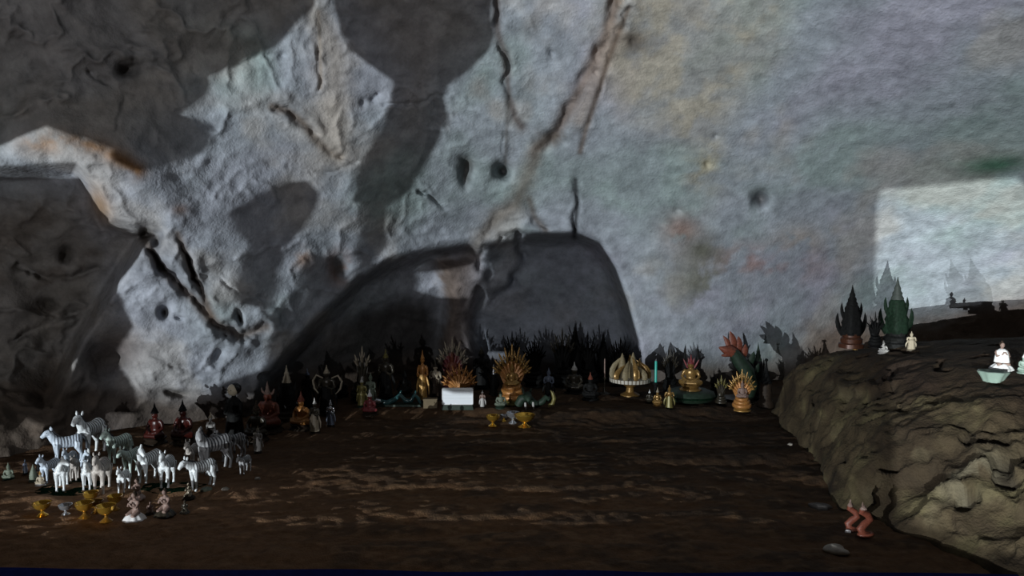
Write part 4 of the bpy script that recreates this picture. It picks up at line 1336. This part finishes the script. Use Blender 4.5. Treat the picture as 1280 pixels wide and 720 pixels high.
# thin candle stand
p, h = spot_for(756, 448, 7.30)
t = thing('candle_stand', 'thin brass candle stand with one slim candle', 'candle stand', p, 0, h)
part('cs_base', lambda: MB().lathe([(0.16, 0), (0.16, 0.03), (0.05, 0.08), (0.03, 0.2)], 16).mesh('base'), 'base', dark_bronze, t)
part('cs_stem', lambda: MB().lathe([(0.022, 0.15), (0.018, 0.42), (0.05, 0.44), (0.055, 0.47)], 12).mesh('stem'), 'stem', dark_bronze, t)
part('cs_candle', lambda: MB().lathe([(0.02, 0.46), (0.018, 0.96), (0.004, 1.0)], 10).mesh('candle'), 'candle', skin_pink, t)

# gold leaf offering on a footed tray
p, _ = spot_for(788, 440, 7.22)
h = at(788, 440, 7.22).z - p.z
t = thing('leaf_offering', 'footed tray of upright gold leaves with a white banded rim', 'offering', p, 0, h)
part('lo_foot', lambda: MB().lathe([(0.22, 0), (0.22, 0.04), (0.10, 0.10), (0.08, 0.2), (0.2, 0.29), (0.38, 0.33)], 24).mesh('foot'), 'foot', tarnished, t)
leaf_m = mat('dry_leaf_beige', (0.20, 0.16, 0.09), 0.6, 0, 0.35, 40)
m_, N, L, b = new_mat('banded_rim')
tc = N.new('ShaderNodeTexCoord'); gr = N.new('ShaderNodeTexGradient'); gr.gradient_type = 'RADIAL'; L.new(tc.outputs['Object'], gr.inputs['Vector'])
mm = N.new('ShaderNodeMath'); mm.operation = 'MULTIPLY'; mm.inputs[1].default_value = 34; L.new(gr.outputs['Fac'], mm.inputs[0])
fr = N.new('ShaderNodeMath'); fr.operation = 'FRACT'; L.new(mm.outputs[0], fr.inputs[0])
lt = N.new('ShaderNodeMath'); lt.operation = 'LESS_THAN'; lt.inputs[1].default_value = 0.28; L.new(fr.outputs[0], lt.inputs[0])
mx = N.new('ShaderNodeMix'); mx.data_type = 'RGBA'; mx.inputs['A'].default_value = (0.48, 0.45, 0.39, 1); mx.inputs['B'].default_value = (0.12, 0.09, 0.06, 1)
L.new(lt.outputs[0], mx.inputs['Factor']); L.new(mx.outputs['Result'], b.inputs['Base Color'])
part('lo_rim', lambda: MB().lathe([(0.38, 0.32), (0.46, 0.34), (0.47, 0.42), (0.40, 0.42)], 40).mesh('rim'), 'rim', m_, t)
for i in range(11):
    a = 2 * math.pi * i / 11 + 0.3
    x, y = math.cos(a) * 0.40, math.sin(a) * 0.40
    hh = 0.72 + 0.10 * ((i * 7) % 3)
    part(('lo_leaf', i), lambda: MB().blade((x, y, 0.40), (x * 0.35, y * 0.35, hh), 0.075, 0.03, (x * 0.28, y * 0.28, 0)).mesh('leaf'), 'leaf', leaf_m if i % 2 else tarnished, t)
for i, (x, z) in enumerate(((-0.18, 0.98), (0.06, 1.0), (0.2, 0.86))):
    part(('lo_cone', i), lambda: MB().lathe([(0.11, 0.42), (0.10, 0.6), (0.06, z - 0.15), (0.004, z)], 10, c=(x, -0.02 * i)).mesh('leaf_cone'), 'leaf_cone', leaf_m if i != 2 else tarnished, t)

# turquoise candle
p, h = spot_for(820, 451, 7.15)
t = thing('turquoise_candle', 'slender glossy turquoise candle on a dark holder', 'candle', p, 0, h)
part('tq_wax', lambda: MB().lathe([(0.035, 0.40), (0.035, 0.97), (0.025, 0.995), (0.004, 1.0)], 12).mesh('wax'), 'wax', turquoise, t)
part('tq_holder', lambda: MB().lathe([(0.16, 0), (0.16, 0.05), (0.06, 0.10), (0.05, 0.34), (0.09, 0.38), (0.09, 0.42), (0.02, 0.42)], 16).mesh('holder'), 'holder', near_black, t)
seated(822, 484, 6.82, tarnished, cream, tarnished, 'small gold seated statuette with a pointed crown below the turquoise candle', -12, wide=0.8)
standing(837, 481, 6.66, tarnished, olive, tarnished, dark_bronze, 'small olive-gold standing statuette beside the green cushion', -12, wide=1.2)
seated(812, 487, 7.0, dark_bronze, white_m, dark_bronze, 'tiny dark statuette with a white cap behind the small gold seated one', -12)
naga(838, 434, 7.45, 7, (near_black, dark_bronze, near_black), 'near-black serpent-fan statue with curved crests behind the turquoise candle', 52, wide=0.62)

# gold and red statue with two dark horns on a green cushion
p, h = spot_for(864, 432, 7.0)
cushion = thing('green_cushion', 'round dark green cushion under the gold and red horned statue', 'cushion', p, 0, 1)
part('cushion_pad', lambda: MB().lathe([(0.16, 0.0), (0.215, 0.02), (0.235, 0.055), (0.22, 0.09), (0.17, 0.11), (0.02, 0.105)], 28, lobes=14, depth=0.015).mesh('pad'), 'pad', dark_green, cushion)
part('cushion_piping', lambda: MB().tube([(math.cos(a) * 0.237, math.sin(a) * 0.237, 0.055) for a in [2 * math.pi * i / 28 for i in range(29)]], 0.008, 6).mesh('piping'), 'piping', grass, cushion)
q = p + Vector((0, 0, 0.107))
t = seated(0, 0, 0, tarnished, crimson, tarnished, 'gold and red seated statue with two tall dark horns on the green cushion', -18, name='horned_statue', loc=q, h=(h - 0.107) * 0.80, wide=1.0)
for s in (-1, 1):
    part(('horn', s), lambda: MB().blade((0.14 * s, 0.10, 0.5), (0.16 * s, 0.12, 1.28), 0.062, 0.03, (0.03 * s, 0, 0)).mesh('horn'), 'horn', near_black, t)
for i, (x, z) in enumerate(((-0.11, 0.78), (-0.04, 0.82), (0.05, 0.82), (0.12, 0.78))):
    part(('collar_flame', i), lambda: MB().blade((x * 0.8, -0.03, z - 0.16), (x * 1.9, -0.05, z + 0.10), 0.03, 0.014).mesh('flame'), 'flame', crimson, t)

naga(893, 461, 7.35, 3, (near_black, near_black, near_black), 'small near-black statue with three prongs before the pale wall', 45, wide=0.7)
naga(902, 468, 6.86, 5, (dark_bronze, olive, near_black), 'small dark bronze serpent-fan statuette under the red flame-crested serpent', 50, wide=0.7)


# rearing serpent with red flame crest
p, h = spot_for(922, 414, 7.2)
t = thing('rearing_serpent', 'rearing green serpent statue with a large red flame crest', 'statue', p, 0, h)
part('rs_base', lambda: lotus(0.22, 0.09).mesh('base'), 'base', dark_bronze, t)
part('rs_neck', lambda: MB().tube([(0.16, 0.05, 0.08), (0.20, 0.03, 0.25), (0.14, 0.0, 0.45), (0.02, 0, 0.60), (-0.05, -0.02, 0.70), (-0.10, -0.04, 0.74)], [0.10, 0.10, 0.10, 0.095, 0.075, 0.055], 12).mesh('neck'), 'neck', dark_green, t)
part('rs_head', lambda: MB().tube([(-0.05, -0.01, 0.70), (-0.13, -0.04, 0.745), (-0.21, -0.06, 0.76), (-0.27, -0.07, 0.785)], [0.075, 0.075, 0.045, 0.012], 10).tube([(-0.10, -0.03, 0.70), (-0.18, -0.05, 0.68), (-0.23, -0.06, 0.67)], [0.05, 0.03, 0.01], 8).mesh('head'), 'head', rust, t)
for i, (a_, b_, w_, mm_) in enumerate((((-0.06, 0, 0.74), (-0.10, 0.02, 1.0), 0.07, rust), ((0.0, 0.01, 0.70), (0.02, 0.03, 0.93), 0.065, rust), ((0.06, 0.01, 0.62), (0.12, 0.03, 0.82), 0.06, rust),
                                      ((-0.12, -0.01, 0.76), (-0.20, 0, 0.94), 0.045, rust), ((0.14, 0.02, 0.50), (0.24, 0.03, 0.72), 0.06, dark_green), ((0.2, 0.03, 0.35), (0.31, 0.04, 0.55), 0.055, dark_green))):
    part(('rs_crest', i), lambda: MB().blade(a_, b_, w_, 0.025, (0.02, 0, 0)).mesh('crest'), 'crest', mm_, t)
naga(928, 460, 6.66, 9, (orange_gold, gold, gold), 'golden scaled serpent-fan statue close to the big rock', 68, figure=skin_pink, wide=0.85, rz=-10)
spire_tower(948, 428, 7.35, (near_black, dark_green, near_black), 'tall thin dark spire statue behind the golden scaled fan', 0.55)
# ball-topped dark spire
p, h = spot_for(958, 448, 6.95)
t = thing('ball_spire', 'dark pointed finial with a small ball on its tip beside the big rock', 'finial', p, 0, h)
part('bs_base', lambda: MB().lathe([(0.17, 0), (0.17, 0.1), (0.12, 0.16), (0.13, 0.3), (0.11, 0.5)], 16, lobes=8, depth=0.04).mesh('base'), 'base', dark_brown, t)
part('bs_spire', lambda: MB().lathe([(0.11, 0.48), (0.12, 0.52), (0.07, 0.62), (0.03, 0.8), (0.012, 0.95)], 12).mesh('spire'), 'spire', near_black, t)
part('bs_ball', lambda: MB().ball((0, 0, 0.965), 0.035, 10, 8).mesh('ball'), 'ball', near_black, t)

# ---- on the big rock
def on_rock(px, base_py, top):
    p = hit(px, base_py)
    z = at(px, top, p.y).z
    p.z = p.z - 0.008
    return p, z - p.z


p, h = on_rock(1064, 433, 356)
spire_tower(0, 0, 0, (near_black, near_black, mat('dark_red_gold', (0.07, 0.026, 0.014), 0.4, 0.2)), 'dark stepped spire statue with a reddish-gold base on the big rock', 0.80, p, h)
p, h = on_rock(1120, 433, 346)
spire_tower(0, 0, 0, (mat('moss_black', (0.006, 0.014, 0.008), 0.7, 0, 0.4, 30, 0, 0.1), mat('grey_green_glaze', (0.022, 0.027, 0.024), 0.7), near_black), 'tall dark green pointed statue on the big rock', 0.80, p, h)
p, h = on_rock(1094, 433, 388)
naga(0, 0, 0, 5, (near_black, near_black, near_black), 'near-black arched serpent-fan statue between the two pointed statues on the big rock', 58, wide=0.7, loc=p, h=h)
p, h = on_rock(1069, 436, 422)
standing(0, 0, 0, white_m, white_m, gold, gold, 'tiny white statuette at the foot of the reddish-gold based spire', loc=p, h=h, wide=1.4)
p, h = on_rock(1104, 441, 425)
seated(0, 0, 0, pale, pale, pale, 'tiny pale seated statuette between the two pointed statues', loc=p, h=h, wide=1.2)
p, h = on_rock(1139, 437, 414)
standing(0, 0, 0, cream, cream, cream, cream, 'tiny beige standing statuette beside the tall dark green pointed statue', loc=p, h=h, wide=1.5)

# white seated figure behind a mint bowl
p, h = on_rock(1252, 461, 426)
t = thing('white_figurine', 'seated figurine in white with brown hair on the big rock', 'figurine', p, -10, h)
part('kneel_body', kneel_body, 'body', skin_pink, t)
part('kneel_skirt', lambda: None, 'skirt', white_m, t)
part('wf_shawl', lambda: MB().lathe([(0.24, 0.28), (0.22, 0.42), (0.20, 0.55), (0.165, 0.66), (0.08, 0.73)], 36, lobes=6, depth=0.05).mesh('shawl'), 'shawl', white_m, t)
part('kneel_hair', lambda: None, 'hair', dark_brown, t)
p, h = on_rock(1241, 475, 459)
t = thing('mint_dish', 'pale mint green lobed dish before the white figurine on the big rock', 'dish', p, 15, (h * 0.85, h * 0.85, h * 0.75))
part('md_dish', lambda: MB().lathe([(0.7, 0.0), (0.75, 0.15), (0.9, 0.5), (1.15, 0.95), (1.05, 1.0), (0.8, 0.7), (0.05, 0.6)], 28, lobes=7, depth=0.08).mesh('dish'), 'dish', mint, t)
part('md_foot', lambda: MB().lathe([(0.6, -0.15), (0.62, 0.0), (0.7, 0.05)], 20).mesh('foot'), 'foot', mint, t)
p, h = on_rock(1280, 465, 440)
seated(0, 0, 0, mint, white_m, mint, 'small mint green seated statuette next to the white figurine', loc=p, h=h)


# ---- two reddish wavy serpents leaning at the foot of the rock
for i, (px, top, bpy_, lab) in enumerate(((1066, 627, 664, 'thinner reddish wavy serpent figurine leaning at the foot of the big rock'),
                                          (1082, 630, 670, 'thicker reddish wavy serpent figurine leaning at the foot of the big rock'))):
    p = hit(px, bpy_)
    h = at(px, top, p.y).z - p.z
    t = thing('wavy_serpent', lab, 'figurine', p, -10 + 25 * i, (h * 1.0 * (1 + 0.2 * i), h * 0.8, h))
    w_ = 0.10
    part('ws_body', lambda: MB().tube([(0.10, 0, 0.03), (-0.10, -0.02, 0.10), (-0.16, 0, 0.24), (-0.02, 0.02, 0.38), (0.13, 0.02, 0.50), (0.05, 0.03, 0.66), (-0.12, 0.03, 0.76), (-0.10, 0.0, 0.86)],
                                      [0.10, 0.115, 0.12, 0.115, 0.11, 0.105, 0.095, 0.085], 10).mesh('body'), 'body', rust, t)
    part('ws_head', lambda: MB().tube([(-0.11, 0.02, 0.84), (-0.10, -0.06, 0.90), (-0.09, -0.15, 0.88)], [0.08, 0.085, 0.03], 8).blade((-0.10, 0.02, 0.9), (-0.08, 0.05, 1.06), 0.04, 0.02).mesh('head'), 'head', skin_pink, t)
    part('ws_coil', lambda: MB().tube([(math.cos(a) * 0.17, math.sin(a) * 0.15, 0.05) for a in [2 * math.pi * k / 14 for k in range(15)]], 0.07, 8).mesh('coil'), 'coil', rust, t)


# ---- loose stones
def pebble(px, py, r_, label, material, squash=0.5, seed=0):
    p = hit(px, py)
    bm_ = bmesh.new()
    bmesh.ops.create_icosphere(bm_, subdivisions=3, radius=1.0)
    cs = np.array([v.co for v in bm_.verts])
    nn_ = fbm(cs[:, 0] * 1.3 + seed, cs[:, 1] * 1.3, cs[:, 2] * 1.3, 3, 300 + seed)
    for v, k in zip(bm_.verts, nn_):
        v.co *= 1 + 0.45 * k
        v.co.z *= squash
        v.co *= r_
    me = bpy.data.meshes.new('stone'); bm_.to_mesh(me); bm_.free()
    me.polygons.foreach_set('use_smooth', np.ones(len(me.polygons), bool))
    o = link('stone', me, material)
    o.location = p + Vector((0, 0, r_ * squash * 0.35))
    return tag(o, label, 'stone')


pebble(1044, 689, 0.055, 'flat pale stone on the earth in front of the reddish serpents', mat('chalky_stone', (0.35, 0.32, 0.28), 0.95, 0, 0.2, 20, 0.01, 0.05), 0.4, 1)
pebble(1060, 666, 0.016, 'tiny white pebble beside the thinner reddish serpent', white_m, 0.7, 2)
pebble(1025, 636, 0.06, 'dull grey flat stone on the earth beside the big rock', mat('dull_stone', (0.10, 0.09, 0.085), 0.9, 0, 0.3, 20, 0.01), 0.4, 3)
pebble(322, 599, 0.016, 'tiny pale pebble beyond the end of the zebra herd', stone, 0.7, 4)
pebble(282, 612, 0.022, 'small pale flat pebble beside the striding zebra', stone, 0.45, 5)
pebble(258, 613, 0.035, 'mossy flat stone at the edge of the second felt mat', grey_green, 0.4, 6)
pebble(988, 556, 0.02, 'small grey pebble on the earth beside the golden scaled fan', stone, 0.5, 7)
